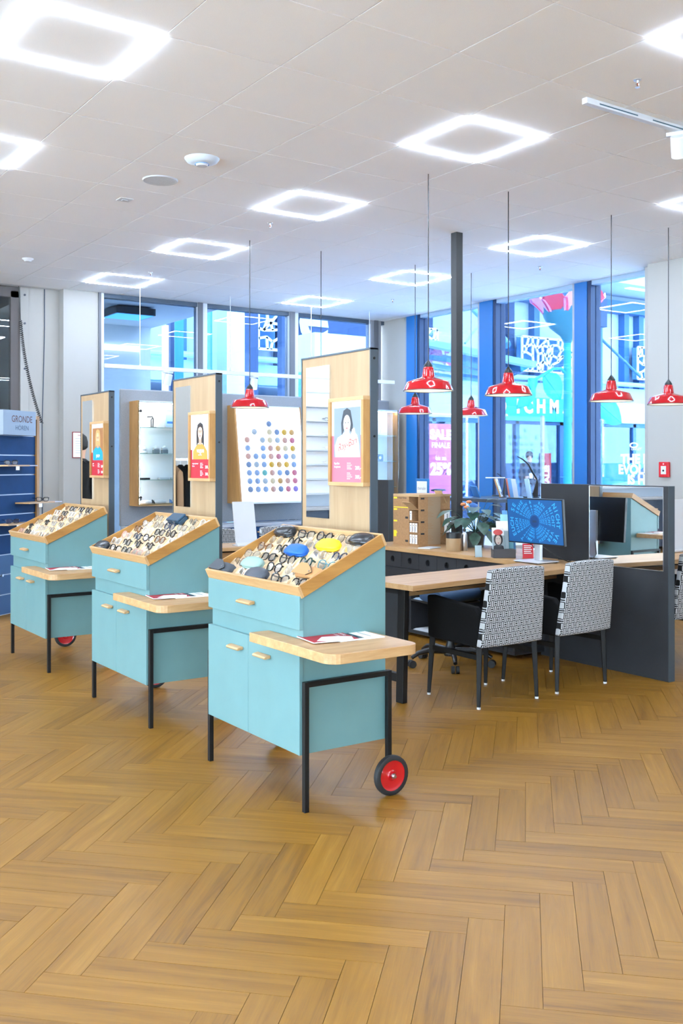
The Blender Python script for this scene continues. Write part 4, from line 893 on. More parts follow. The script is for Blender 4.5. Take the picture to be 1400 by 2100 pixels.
# ---------------------------------------------------------------- brochure holder
t = thing('brochure_holder', 'dark box holder with leaflets in clear pockets on counter', 'brochure holder', (5.235, 5.475, .7405), R(-32))
MB().box(-.085, .085, -.05, .05, 0, .065).build('box_front', mat('brown_grey_box', (66, 62, 64), .5), t, .003)
for k, (x, h, y) in enumerate(((-.04, .20, -.03), (.0, .25, .0), (.04, .30, .02), (.06, .33, .04))):
    M = Matrix.Translation((x, y, .03)) @ Matrix.Rotation(R(-14), 4, 'X'); q = MB(); q.box(-.045, .045, 0, .004, 0, h, 0, M); q.build('leaflet', [PAPER, PAPER, mat('aqua_leaflet', (150, 206, 214), .5), mat('blue_leaflet', (90, 150, 200), .5)][k], t)
    MB().box(-.05, .05, -.004, -.002, .0, h * .7, 0, M).build('clear_pocket', GLASS_C, t)
    if k == 0:
        G = M @ FV((0, -.0015, 0)); q = MB(); q.rect(-.042, .042, .03, h - .004, G, 0, 0); q.ell(0, .11, .034, .05, G, .0004, 1); q.ell(.0, .165, .036, .022, G, .0005, 2); q.ell(0, .105, .022, .036, G, .0008, 3)
        for e in (-1, 1): q.ell(e * .009, .115, .005, .002, G, .001, 1, 8)
        q.ell(0, .083, .007, .003, G, .001, 4, 8); q.poly([(-.042, .03), (.042, .03), (.036, .06), (.012, .072), (-.012, .072), (-.036, .06)], G, .0006, 5); q.build('portrait_print', [mat('leaflet_grey', (206, 202, 200), .5), mat('dark_hair_print', (70, 42, 36), .5), mat('leaflet_red', (176, 60, 56), .5), mat('leaflet_skin', (232, 196, 176), .5), mat('leaflet_lip', (170, 60, 64), .5), mat('leaflet_black', (40, 40, 44), .5)], t, fix=False)
t = thing('price_card', 'red price card with white print beside the monitor', 'card', (5.35, 5.33, .7405), R(-40)); M = Matrix.Rotation(R(-12), 4, 'X'); MB().box(-.04, .04, 0, .003, 0, .11, 0, M).build('card', mat('card_red', (206, 36, 50), .5), t); q = MB(); G = M @ FV((0, -.0008, 0))
for k in range(5): q.rect(-.03, .03 - .008 * (k % 2), .09 - .014 * k, .096 - .014 * k, G, 0, 0)
q.build('print', [WHITE_INK], t, fix=False)
t = thing('card_stand', 'clear acrylic card stand left of the brochure holder', 'card stand', (5.10, 5.60, .7405), R(-32)); MB().box(-.03, .03, 0, .003, 0, .10, 0, Matrix.Rotation(R(-12), 4, 'X')).build('clear_front', GLASS_C, t); MB().box(-.026, .026, .004, .006, .0, .09, 0, Matrix.Rotation(R(-12), 4, 'X')).build('card', PAPER, t); MB().box(-.03, .03, 0, .05, 0, .003).build('foot', GLASS_C, t)
# ---------------------------------------------------------------- cardboard tower with little boxes
t = thing('cardboard_tower', 'printed cardboard organiser tower with small white boxes on counter', 'cardboard tower', (5.50, 6.775, .7405)); h = .18
MB().box(-.08, h, -h + .012, h, .012, .43).build('core', CARD, t)
MB().box(-h, h, -h, h, 0, .012).build('base_board', CARD, t); MB().box(-h, h, -h, h, .425, .445).build('top_board', mat('pale_cardboard', (180, 146, 106), .85), t)
MB().box(-h, -.08, -.045, h, .012, .425).build('printed_block', CARD, t)
MB().box(-h, -.08, -h, -h + .006, .012, .425).build('corner_board', CARD, t); MB().box(-.08, .06, -h, -h + .012, .012, .425).build('side_block', mat('grey_card', (150, 126, 100), .85), t)
for k in range(1, 4): MB().box(-h, -.08, -h + .006, -.045, k * .104, k * .104 + .006).build('cubby_shelf', CARD, t); MB().box(.06, h, -h, -h + .012, k * .104, k * .104 + .006).build('cubby_shelf', CARD, t)
fl_ = MB(); fl_.box(0, .10, -.165, -.052, 0, .004); o = fl_.build('open_flap', mat('pale_cardboard'), t); o.location = (-h, 0, .325); o.rotation_euler = (0, R(215), 0)
o = MB().box(0, .10, -.06, .06, 0, .004).build('open_flap', mat('pale_cardboard'), t); o.location = (.10, -h, .42); o.rotation_euler = (R(62), 0, R(90))
P = MB(); G = FU((-h - .0006, .0675, 0))
P.text('FIRST CLASS TOWER', .017, G @ Matrix.Translation((0, .405, 0)), 0, 0, .02)
for rr in range(4):
    z = .03 + rr * .101
    for k in range(4): P.rect(-.10, -.01 - .01 * (k % 2), z + .02 + k * .013, z + .023 + k * .013, G, 0, 3); P.rect(.01, .095 - .02 * (k % 2), z + .02 + k * .013, z + .023 + k * .013, G, 0, 3)
    P.rect(-.105, -.055, z + .07, z + .085, G, .0002, 1)
    if rr % 2 == 0: P.rect(.06, .10, z + .0, z + .018, G, .0002, 0)
P.rect(-.105, .10, .325, .333, G, .0002, 1); P.rect(-.105, -.065, .07, .125, G, .0003, 1)
P2 = MB(); G2 = FV((0, -h - .0006, 0))
for rr in range(4):
    z = .03 + rr * .101
    for k in range(4): P2.rect(-.16, -.02 - .02 * (k % 2), z + .02 + k * .013, z + .023 + k * .013, G2, 0, 1)
    P2.rect(-.16, -.12, z + .07, z + .085, G2, .0002, 0)
P2.build('side_print', [INK, mat('brown_print', (150, 110, 70), .7)], t, fix=False)
P.build('print', [INK, mat('yellow_print', (236, 204, 40), .6), RED_P, mat('brown_print', (150, 110, 70), .7)], t, fix=False)
for rr, cnt in ((0, 3), (1, 3), (2, 1)):
    for k in range(cnt):
        o = thing('archive_box', 'small white archive box, %s in the %s cubby of cardboard tower' % (('left', 'middle', 'right')[k], ('bottom', 'second', 'third')[rr]), 'archive box', (5.50 - h, 6.775 - .066 - k * .037, .7405 + .0125 + rr * .104 + (-.0005 if rr == 0 else -.005)))
        MB().box(.004, .09, -.016, .016, 0, .088).build('box_body', CARD, o); MB().box(.001, .004, -.013, .013, .008, .085).build('white_label', PAPER, o); MB().cyl((.001, 0, .065), (.0, 0, .065), .005, 10).build('finger_hole', INK, o); MB().rect(-.003, .003, .015, .055, FU((.0006, .006, 0))).build('label_print', mat('label_blue', (70, 90, 130), .6), o, fix=False)
for rr in range(2): 
    o = thing('archive_box', 'white archive box in right side cubby of tower, ' + ('upper one' if rr else 'lower one'), 'archive box', (5.625, 6.585, .7405 + .11 + rr * .104)); MB().box(-.03, .03, -.004, .0, 0, .085).build('white_label', PAPER, o); MB().rect(-.004, .004, .02, .06, FV((0, -.0045, 0))).build('label_print', INK, o, fix=False)
t = thing('desk_sign', 'small blue framed sign standing behind the cardboard tower', 'sign', (6.10, 7.65, .7405)); 
# table under the sign: white sideboard
t2 = thing('white_sideboard', 'white low sideboard behind the counter by the column', 'sideboard', (6.45, 6.9, 0)); MB().box(-.45, .60, -.30, 1.1, .66, .70).build('top', WHITE_PL, t2, .003); MB().box(-.43, .58, -.28, 1.08, .08, .40).build('body', ALU_L, t2)
for x in (-.42, .55):
    for y in (-.27, 1.05): MB().bar((x, y, 0), (x, y, .66), .03).build('leg', BLACK_METAL, t2)
t.location = (6.25, 7.70, .70)
MB().bar((-.0, .03, 0), (0, .03, .40), .012).build('post', STEEL, t); MB().bar((0, -.06, 0), (0, -.06, .40), .012).build('post', STEEL, t); MB().box(-.008, .008, -.11, .09, .40, .60).build('sign_plate', mat('sign_blue', (40, 116, 180), .4), t, .003); q = MB(); G = FU((-.009, -.01, .5)); q.rect(-.08, .08, -.07, .075, G, 0, 0); q.text('therealer', .045, G @ Matrix.Translation((0, -.01, .0005)), 0, 1, .0, sx=.8); q.build('print', [PAPER, GREY_INK], t, fix=False)
t = thing('ring_binder', 'dark and blue ring binders lying under the white sideboard top', 'binder', (6.3, 6.72, .40)); MB().box(-.2, .2, -.12, .12, 0, .06).build('cover', mat('binder_blue', (40, 110, 170), .4), t); MB().box(-.19, .19, -.11, .11, .06, .10).build('upper_cover', BLACK_PL, t)
t = thing('open_notebook', 'flat pale tablet lying on the counter before the tower', 'tablet', (5.30, 6.43, .7405), R(20)); MB().box(-.09, .09, -.06, .06, 0, .008).build('body', WHITE_PL, t, .003); MB().box(-.08, .08, -.05, .05, .008, .0086).build('screen', ALU_L, t)
# ---------------------------------------------------------------- wooden beaker, bottle
p = PZ(929, 1131, .74); t = thing('beaker', 'wooden beaker with black upper band on the counter', 'beaker', (p.x + .03, p.y + .03, .7405)); MB().lathe([(0, 0), (.060, 0), (.062, .004), (.062, .105)], 32).build('wooden_body', OAK_PALE, t, smooth=40); MB().lathe([(.062, .105), (.062, .148), (.056, .148), (.055, .02), (0, .02)], 32).build('black_band', BLACK_PL, t, smooth=40)
p = PZ(951.5, 1130, .74); t = thing('drink_bottle', 'slim silver bottle with black cap beside the column', 'bottle', (p.x + .02, p.y + .02, .7405)); MB().lathe([(0, 0), (.023, 0), (.025, .003), (.025, .125), (.020, .142), (.010, .152), (.010, .158), (0, .158)], 24).build('bottle_body', STEEL, t, smooth=40); MB().lathe([(.012, .155), (.013, .158), (.013, .178), (.009, .182), (0, .182)], 20).build('cap', BLACK_PL, t, smooth=40)
# ---------------------------------------------------------------- potted plant behind the column
t = thing('potted_plant', 'leafy dark green plant with orange flowers behind the black column', 'plant', (5.70, 6.30, .7405)); MB().lathe([(0, 0), (.07, 0), (.085, .13), (.078, .13), (.07, .115), (0, .115)], 28).build('pot', mat('dark_ceramic', (50, 56, 60), .3), t, smooth=40)
LEAFM = mat('dark_leaf', (46, 74, 62), .4, mottle=.2, mscale=30); random.seed(5)
for k in range(58):
    a = random.uniform(0, 2 * math.pi); ln = random.uniform(.12, .30); el = R(random.uniform(-12, 62)); L = random.uniform(.11, .17)
    d = Vector((math.cos(a) * math.cos(el), math.sin(a) * math.cos(el), math.sin(el))); base = Vector((0, 0, .12)); tip = base + d * ln + Vector((0, 0, .04))
    if (tip.x + .07) ** 2 + (tip.y - .16) ** 2 < .006 or tip.y > .10 or tip.z - L * .6 < .05: continue
    MB().tube([base, base + d * ln * .5 + Vector((0, 0, .04)), tip], [.003, .0025, .002], 5).build('stem', LEAFM, t)
    side = d.cross(Vector((0, 0, 1))).normalized(); fw = (d * .7 + Vector((0, 0, -.55))).normalized(); nn = side.cross(fw); lf = MB(); vs = []
    for f, wv in ((0, .004), (.15, .5), (.4, 1), (.65, .8), (.85, .4), (1, .02)):
        c = tip + fw * L * f - Vector((0, 0, .03 * f * f)); w_ = L * .36 * wv
        vs += [c - side * w_ + nn * w_ * .25, c, c + side * w_ + nn * w_ * .25]
    fs = []
    for i in range(5): fs += [(3 * i, 3 * i + 1, 3 * i + 4, 3 * i + 3), (3 * i + 1, 3 * i + 2, 3 * i + 5, 3 * i + 4)]
    lf.add(vs, fs); o = lf.build('leaf', LEAFM, t, smooth=80, fix=False)
for x, y, z in ((-.05, .10, .36), (-.10, .0, .34), (.10, -.28, .30), (-.02, .06, .38)):
    MB().tube([(0, 0, .12), (x * .6, y * .6, z * .8), (x, y, z)], .003, 5).build('stem', LEAFM, t); loft([(-.03, .004, -.004, .004, 2), (-.015, .018, -.012, .016, 2), (.01, .02, -.012, .018, 2), (.03, .006, -.006, .006, 2)], 10).build('blossom', mat('orange_petal', (196, 120, 70), .5), t, smooth=60).location = (x, y, z)
# ---------------------------------------------------------------- white tilted panel on the rear desk
t = thing('white_display', 'tall white tilted panel standing on the rear oak desk', 'display panel', (4.16, 7.52, .7405), R(-8)); M = Matrix.Rotation(R(-14), 4, 'X'); MB().box(-.10, .10, 0, .012, .02, .39, 0, M).build('panel', WHITE_PL, t, .002); M2 = Matrix.Rotation(R(12), 4, 'X'); MB().box(-.10, .10, -.05, .10, 0, .006).build('foot_plate', WHITE_PL, t); MB().box(-.10, .10, -.004, .004, 0, .05, 0, Matrix.Translation((0, -.05, 0)) @ Matrix.Rotation(R(-60), 4, 'X')).build('front_lip', WHITE_PL, t)
# ---------------------------------------------------------------- high console at the street window
t = thing('console_table', 'dark steel high console at the street window', 'console', (7.10, 7.52, 0)); MB().box(0, 1.0, 0, .86, 1.045, 1.08).build('table_top', mat('slate_top', (64, 72, 82), .35), t, .002)
for x in (.02, .95):
    for y in (.02, .82): MB().bar((x, y, 0), (x, y, 1.045), .042).build('leg', mat('slate_steel', (58, 66, 76), .4), t)
MB().bar((.02, .02, .30), (.95, .02, .30), .03).build('stretcher', mat('slate_steel'), t)
t = thing('tablet_display', 'blue framed tilted screen on the window console', 'screen', (7.47, 8.22, 1.0805), R(58)); M = Matrix.Rotation(R(-20), 4, 'X'); MB().box(-.20, .20, 0, .012, 0, .13, 0, M).build('frame', mat('frame_blue', (24, 110, 180), .4), t); q = MB(); G = M @ FV((0, -.0006, 0)); q.rect(-.19, .19, .01, .12, G, 0, 0); q.rect(-.19, -.06, .01, .07, G, .0003, 1); q.text('Dein', .03, G @ Matrix.Translation((.08, .06, .0006)), 0, 1, .01); q.text('SEHTEST', .02, G @ Matrix.Translation((-.12, .02, .0006)), 0, 0, .02); q.rect(.08, .11, .02, .035, G, .0004, 2); q.build('screen_print', [PAPER, mat('print_navy', (16, 74, 124), .5), mat('print_orange', (230, 130, 50), .5)], t, fix=False)
t = thing('framed_sheet', 'white printed sheet in tilted oak frame on the console', 'framed sheet', (7.56, 7.92, 1.0805), R(40)); M = Matrix.Rotation(R(-18), 4, 'X'); MB().box(-.115, .115, 0, .015, 0, .22, 0, M).build('oak_frame', OAK, t, .002); q = MB(); G = M @ FV((0, -.0006, 0)); q.rect(-.10, .10, .012, .208, G, 0, 0)
for k in range(6): q.rect(-.09, -.01, .19 - .024 * k, .194 - .024 * k, G, .0003, 1)
q.rect(.02, .09, .13, .19, G, .0003, 1); q.rect(.0, .09, .03, .065, G, .0003, 2); q.build('sheet_print', [PAPER, GREY_INK, INK], t, fix=False); MB().box(-.12, .12, -.03, .02, 0, .008).build('ledge', BLACK_PL, t)
def desk_lamp(label, p, rz, curve):
    t = thing('desk_lamp', label, 'desk lamp', p, rz); MB().lathe([(0, 0), (.09, 0), (.09, .012), (0, .014)], 24).build('base', BLACK_PL, t, smooth=40); q = MB()
    q.prism([(.03, .012), (.06, .012), (.065, .20), (.05, .20)] if not curve else [(-.03, .012), (.07, .012), (.075, .16), (.06, .21), (.045, .15), (.02, .06)], -.012, .012, 0, Matrix(((1, 0, 0, 0), (0, 0, -1, 0), (0, 1, 0, 0), (0, 0, 0, 1)))); q.build('body', BLACK_PL, t, .003)
    if curve: MB().tube([(.06, 0, .20), (.01, 0, .28), (-.03, 0, .36), (-.10, 0, .42), (-.16, 0, .45)], [.010, .012, .010, .008, .005], 8).build('arm', BLACK_PL, t, smooth=60)
    else: MB().box(-.16, .06, -.02, .02, .205, .215).build('arm', mat('satin_silver'), t, .002); MB().tube([(.03, 0, .215), (-.03, 0, .26)], .005, 6).build('lever', BLACK_PL, t)
desk_lamp('curved black desk lamp on the window console', (7.80, 7.72, 1.0805), R(-30), True); desk_lamp('straight black desk lamp with silver arm on console', (7.86, 8.28, 1.0805), R(-40), False)
for k, (x, y, c, lab) in enumerate(((7.56, 7.70, (210, 220, 232), 'white'), (7.66, 7.86, (120, 170, 220), 'light blue'), (7.75, 7.98, (224, 120, 90), 'orange-topped'), (7.66, 7.60, (180, 210, 236), 'pale blue'))):
    t = thing('leaflet_holder', lab + ' leaflet in clear holder beside the curved desk lamp', 'leaflet holder', (x, y, 1.0805), R(70)); MB().box(-.05, .05, 0, .01, 0, .21, 0, Matrix.Rotation(R(-10), 4, 'X')).build('leaflet', mat('leaflet_%d' % k, c, .5), t); MB().box(-.055, .055, -.01, -.006, 0, .15, 0, Matrix.Rotation(R(-10), 4, 'X')).build('clear_front', GLASS_C, t); MB().box(-.055, .055, -.01, .06, 0, .004).build('foot', GLASS_C, t)
# ---------------------------------------------------------------- the street outside
FAC = 20.0
SKYWHITE = mat('pale_facade', (176, 190, 202), .7); BLUE_ST = mat('facade_blue_steel', (44, 96, 142), .5); BLUE_DK = mat('facade_deep_blue', (14, 50, 88), .5)
struct('ground', MB().box(8.5, 60, -10, 60, -.2, -.02).box(-40, 8.5, 11.5, 60, -.2, -.02).box(-40, U0 - .3, -30, 11.5, -.2, -.02).box(U0 - .3, 40, -30, V0 - .3, -.2, -.02), mat('pale_paving', (228, 230, 233), .8, mottle=.08, mscale=2))
t = thing('opposite_building', 'pale shop building with blue steel columns across the street', 'building', (18, FAC, 0)); ox = 18
MB().box(5 - ox, 40 - ox, .35, .6, 3.4, 9.5).build('upper_wall', SKYWHITE, t); MB().box(5 - ox, 40 - ox, .0, .5, 3.28, 3.75).build('fascia_beam', mat('facade_light_blue', (150, 190, 222), .5), t)
MB().box(5 - ox, 40 - ox, -.02, .35, 6.05, 6.4).build('eaves_beam', BLUE_ST, t); MB().box(5 - ox, 45 - ox, -1.3, .6, 6.6, 6.75).build('roof_slab', SKYWHITE, t)
for k in range(14): MB().box(5 - ox + k * 2.6, 5 - ox + k * 2.6 + 1.6, -1.0, -.8, 6.58, 6.6).build('soffit_lamp', mat('soffit_glow', (250, 252, 255), .5, emit=2.5), t)
MB().tube([(5 - ox, -.12, 3.86), (40 - ox, -.12, 3.86)], .07, 10).build('drain_pipe', mat('facade_light_blue'), t)
for x in (862, 888, 1056, 1108, 1228, 1292, 1322, 300, 380, 440, 505, 585, 640, 700):
    u = PV(x, 600, FAC).x; MB().box(u - .13 - ox, u + .09 - ox, .12, .36, 3.7, 6.1).build('facade_column', BLUE_ST if x % 3 else BLUE_DK, t)
# ground floor shop front
MB().box(5 - ox, 40 - ox, 2.4, 2.6, 0, 3.3).build('shop_back_wall', mat('shop_interior', (150, 160, 172), .8), t); MB().box(5 - ox, 40 - ox, .3, 2.5, 3.25, 3.3).build('shop_ceiling', SKYWHITE, t); MB().box(5 - ox, 40 - ox, .3, 2.5, -.03, .0).build('shop_floor', mat('shop_floor_grey', (150, 150, 150), .6), t)
for x in (845, 889, 985, 1012, 1060, 1150, 1196, 1228, 1300, 560, 660): u = PV(x, 900, FAC).x; MB().box(u - .07 - ox, u + .07 - ox, -.02, .12, 0, 2.66).build('shop_post', BLUE_ST, t)
MB().box(5 - ox, 40 - ox, -.02, .12, 2.56, 2.68).build('shop_head_rail', BLUE_ST, t); MB().box(5 - ox, 40 - ox, -.02, .12, 0, .35).build('shop_sill', BLUE_DK, t); MB().box(5 - ox, 40 - ox, .04, .05, .35, 2.56).build('shop_glass', glass('shop_pane', (200, 222, 240), .6), t)
# plain white fascia panels either side of the turquoise sign
for x0, x1 in ((700, 1000), (1244, 1500)):
    a, b = PV(x0, 840, FAC).x, PV(x1, 840, FAC).x; MB().box(a - ox, b - ox, -.06, 0, 2.68, 3.3).build('fascia_panel', SKYWHITE, t)
LATW = mat('lattice_white', (226, 230, 234), .6)
def lattice(label, u0, u1, z0, z1, y, seed):
    o = thing('lattice_panel', label, 'lattice panel', ((u0 + u1) / 2, y, z0)); rnd = random.Random(seed); W, H = u1 - u0, z1 - z0; wt = .06; MB().box(-W / 2, W / 2, .20, .22, 0, H).build('painted_shadow_board', mat('balcony_shadow_blue', (58, 112, 160), .6), o)  # blue backing board carries the painted shadow behind the bars
    cols, rws = max(3, int(W / .19)), max(3, int(H / .22)); P = {}
    for i in range(cols + 1):
        for j in range(rws + 1):
            x = -W / 2 + W * i / cols + (0 if i in (0, cols) else rnd.uniform(-.06, .06)); z = H * j / rws + (0 if j in (0, rws) else rnd.uniform(-.08, .08)); P[i, j] = Vector((x, 0, z))
    for i in range(cols + 1):
        for j in range(rws + 1):
            if i < cols and (rnd.random() < .75 or j in (0, rws)): MB().bar(P[i, j], P[i + 1, j], wt, .04, up=(0, 1, 0)).build('lattice_bar', LATW, o)
            if j < rws and (rnd.random() < .75 or i in (0, cols)): MB().bar(P[i, j], P[i, j + 1], wt, .04, up=(0, 1, 0)).build('lattice_bar', LATW, o)
            if i < cols and j < rws and rnd.random() < .3: MB().bar(P[i, j], P[i + 1, j + 1], wt, .04, up=(0, 1, 0)).build('lattice_bar', LATW, o)
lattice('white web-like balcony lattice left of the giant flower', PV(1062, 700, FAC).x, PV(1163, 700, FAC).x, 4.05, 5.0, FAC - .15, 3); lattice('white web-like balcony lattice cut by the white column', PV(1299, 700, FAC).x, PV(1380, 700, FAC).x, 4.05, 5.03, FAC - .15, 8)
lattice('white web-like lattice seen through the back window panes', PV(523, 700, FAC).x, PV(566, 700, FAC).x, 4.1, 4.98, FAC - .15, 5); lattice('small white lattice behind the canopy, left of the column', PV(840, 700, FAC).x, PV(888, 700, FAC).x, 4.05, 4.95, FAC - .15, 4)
# turquoise shop sign
TURQ = mat('turquoise_sign', (0, 150, 158), .5); a, b = PV(1012, 840, FAC).x, PV(1243, 840, FAC).x
t = thing('shop_sign', 'turquoise shop fascia sign with big white letters', 'shop sign', ((a + b) / 2, FAC - .16, 2.64)); h = (b - a) / 2; MB().box(-h, h, -.08, .08, 0, .66).build('sign_band', TURQ, t)
def stx(s_, x, y, size, bold=.05, al='CENTER', sx=1): p = PV(x, y, FAC - .245); MB().text(s_, size, FV(p - Vector(t.location)), 0, 0, bold, al, sx=sx).build('sign_letter', WHITE_INK, t, fix=False)
for s_, x in (('D', 1028), ('I', 1062), ('C', 1083), ('H', 1109), ('M', 1136), ('A', 1163), ('N', 1190), ('N', 1216)): stx(s_, x, 846, .52, .05, sx=.95)
stx('HMANN', 1032, 853, .09, .03)
# posters on the shop window
def poster(label, x0, x1, z0, z1, m_, txt, rot=0):
    a, b = PV(x0, 900, FAC - .05).x, PV(x1, 900, FAC - .05).x; o = thing('window_poster', label, 'poster', ((a + b) / 2, FAC - .03, z0)); MB().box(-(b - a) / 2, (b - a) / 2, -.01, .0, 0, z1 - z0).build('sheet', m_, o); q = MB()
    for s_, cx, cz, size, bo in txt: q.text(s_, size, FV((cx, -.013, cz)) @ Matrix.Rotation(rot, 4, 'Z'), 0, 0, bo)
    q.build('print', WHITE_INK, o, fix=False)
poster('pink sale poster in shop window, left of the black column', 876, 931, .55, 2.5, mat('pink_poster', (196, 96, 150), .6), [('SALE', .0, 1.55, .34, .05), ('FINALE', 0, 1.32, .2, .01), ('bis zu', .0, 1.0, .16, .01), ('25%', 0, .62, .42, .05)])
poster('narrow red and pink poster left of the pink sale poster', 870, 876, .4, 2.45, mat('coral_poster', (176, 50, 64), .6), [])
poster('red upright sale banner beside white post in the street', 1114, 1130, .5, 1.75, mat('sale_red', (170, 20, 30), .6), [('SALE!', .07, .6, .26, .05)], R(90))
t = thing('white_post', 'slim white post in front of the shoe shop', 'post', (PV(1111.5, 900, 19).x, 19, 0)); MB().box(-.04, .04, -.04, .04, 0, 2.75).build('shaft', WHITE, t); MB().box(-.1, .1, -.1, .1, 0, .02).build('foot', ALU, t)
# shelves with shoe boxes
random.seed(11)
for z, zn in ((.55, 'lowest'), (1.05, 'second'), (1.55, 'third'), (2.05, 'top')):
    a, b = PV(1066, 900, FAC + 1.2).x, PV(1146, 900, FAC + 1.2).x; t = thing('shop_shelf', '%s white shelf inside the shoe shop window' % zn, 'shelf', (a, FAC + 1.2, z)); MB().box(0, b - a, 0, .4, -.03, 0).build('shelf_board', WHITE, t); MB().box(0, b - a, .38, .4, 0, .45).build('shelf_back', mat('shelf_back_grey', (190, 192, 196), .6), t)
    n = 7
    for k in range(n):
        w_ = (b - a) / n; hh = random.uniform(.16, .36); c = random.choice([(236, 234, 230), (220, 222, 226), (214, 196, 190), (170, 172, 178), (226, 210, 206)])
        o = thing('shoe_box', '%s shoe box from left on the %s shelf of the shoe shop' % (ORD[k], zn), 'shoe box', (a + (k + .5) * w_, FAC + 1.4, z), 0, 'shoe boxes in the shop window'); MB().box(-w_ * .42, w_ * .42, -.12, .12, 0, hh).build('box_body', mat('box_%d' % (hash(c) % 97), c, .7), o); MB().box(-w_ * .43, w_ * .43, -.13, .13, hh - .05, hh).build('box_lid', mat('box_lid_%d' % (k % 3), ((240, 240, 238), (206, 90, 96), (150, 160, 176))[k % 3], .7), o)
# ---------------------------------------------------------------- giant flower sculpture
FV_ = 14.0; c0 = PV(1163, 690, FV_); t = thing('flower_sculpture', 'giant red flower sculpture on turquoise stem outside the window', 'sculpture', (c0.x, FV_, 0)); STEMM = mat('turquoise_stem', (24, 140, 150), .4); LEAF2 = mat('turquoise_leaf', (20, 168, 172), .4, mottle=.15, mscale=5)
k = 2026 / (c0.x * S_ + FV_ * C_); zt = lambda y: EYE - (y - HORIZON) / k
MB().tube([(0, 0, 0), (0, 0, zt(700))], [.09, .075], 14).build('stem', STEMM, t, smooth=50)
MB().lathe([(.07, zt(705)), (.14, zt(690)), (.36, zt(672)), (.48, zt(650)), (.53, zt(630)), (.50, zt(628))], 28).build('calyx', mat('petrol_calyx', (30, 104, 116), .4), t, smooth=50)
for j in range(9):
    a = 2 * math.pi * j / 9; m = MB(); vs = []; n = 7
    for i in range(7):
        f = i / 6; rr = .44 + .22 * f + .10 * f * f; z = zt(652) + f * (zt(606) - zt(652)); wv = .30 * (1 - .15 * f) * (1 if f < .95 else .8)
        for q in range(n): b = (q / (n - 1) - .5) * 2; an_ = a + b * wv * 1.5; vs.append((rr * math.cos(an_), rr * math.sin(an_), z - .12 * b * b * f + (.04 * math.sin(q * 2.1 + j) if i == 6 else 0)))
    m.add(vs, [(i * n + q, i * n + q + 1, (i + 1) * n + q + 1, (i + 1) * n + q) for i in range(6) for q in range(n - 1)])
    o = m.build('petal', mat('red_petal', (214, 40, 60), .35) if j % 2 else mat('pink_petal', (226, 140, 200), .35), t, smooth=60, fix=False); sm = o.modifiers.new('thick', 'SOLIDIFY'); sm.thickness = .02
for j in range(7):
    a = 2 * math.pi * j / 7 + .3; m = MB(); m.add([(.50 * math.cos(a - .3), .50 * math.sin(a - .3), zt(645)), (.50 * math.cos(a + .3), .50 * math.sin(a + .3), zt(645)), (.62 * math.cos(a), .62 * math.sin(a), zt(620))], [(0, 1, 2)]); o = m.build('sepal', mat('petrol_calyx'), t, fix=False); o.modifiers.new('thick', 'SOLIDIFY').thickness = .015
def fleaf(base, tip, width, br=None):
    b, e = Vector(base), Vector(tip); d = e - b; L = d.length; d.normalize(); s_ = d.cross(Vector((0, -1, 0))).normalized(); vs = []
    for f, wv in ((0, .03), (.12, .55), (.3, .95), (.5, 1), (.7, .8), (.88, .4), (1, .02)):
        c = b + d * L * f; vs += [c - s_ * width * wv + Vector((0, -.06 * wv, 0)), c, c + s_ * width * wv + Vector((0, -.06 * wv, 0))]
    m = MB().add(vs, [x for i in range(6) for x in ((3 * i, 3 * i + 1, 3 * i + 4, 3 * i + 3), (3 * i + 1, 3 * i + 2, 3 * i + 5, 3 * i + 4))]); o = m.build('leaf', LEAF2, t, smooth=60, fix=False); o.modifiers.new('thick', 'SOLIDIFY').thickness = .02
    MB().tube([b, b + d * L * .5, e], [.022, .016, .006], 6).build('leaf_rib', STEMM, o)
G_ = lambda x, y: PV(x, y, FV_) - Vector((c0.x, FV_, 0))
fleaf(G_(1114, 768), G_(1150, 819), .26); fleaf(G_(1222, 822), G_(1274, 868), .26); fleaf(G_(1095, 785), G_(1060, 838), .17); fleaf(G_(1178, 812), G_(1172, 850), .14); fleaf(G_(1084, 776), G_(1096, 800), .12)
MB().tube([G_(1162, 770), G_(1150, 756), G_(1132, 757), G_(1114, 768), G_(1085, 785)], .03, 8).build('branch', STEMM, t, smooth=60); MB().tube([G_(1164, 800), G_(1185, 806), G_(1205, 812), G_(1222, 822)], .03, 8).build('branch', STEMM, t, smooth=60)
# unseen roof added behind the viewer to hold sky light off the walls
t = thing('added_sky_blocker', 'added unseen roof blocking sky light outside the windows behind the viewer', 'added light blocker', (U0 - 2, -2, 0)); MB().box(-1.6, 1.85, -6, 13.4, 3.45, 3.7).build('roof_slab', SKYWHITE, t); MB().box(1.85, 13, -6, -2.4, 3.45, 3.7).build('roof_slab', SKYWHITE, t)
for y in (-4, 0, 4, 8, 12): MB().box(-1.5, -1.2, y, y + .3, -.02, 3.45).build('added_blocker_pillar', SKYWHITE, t)
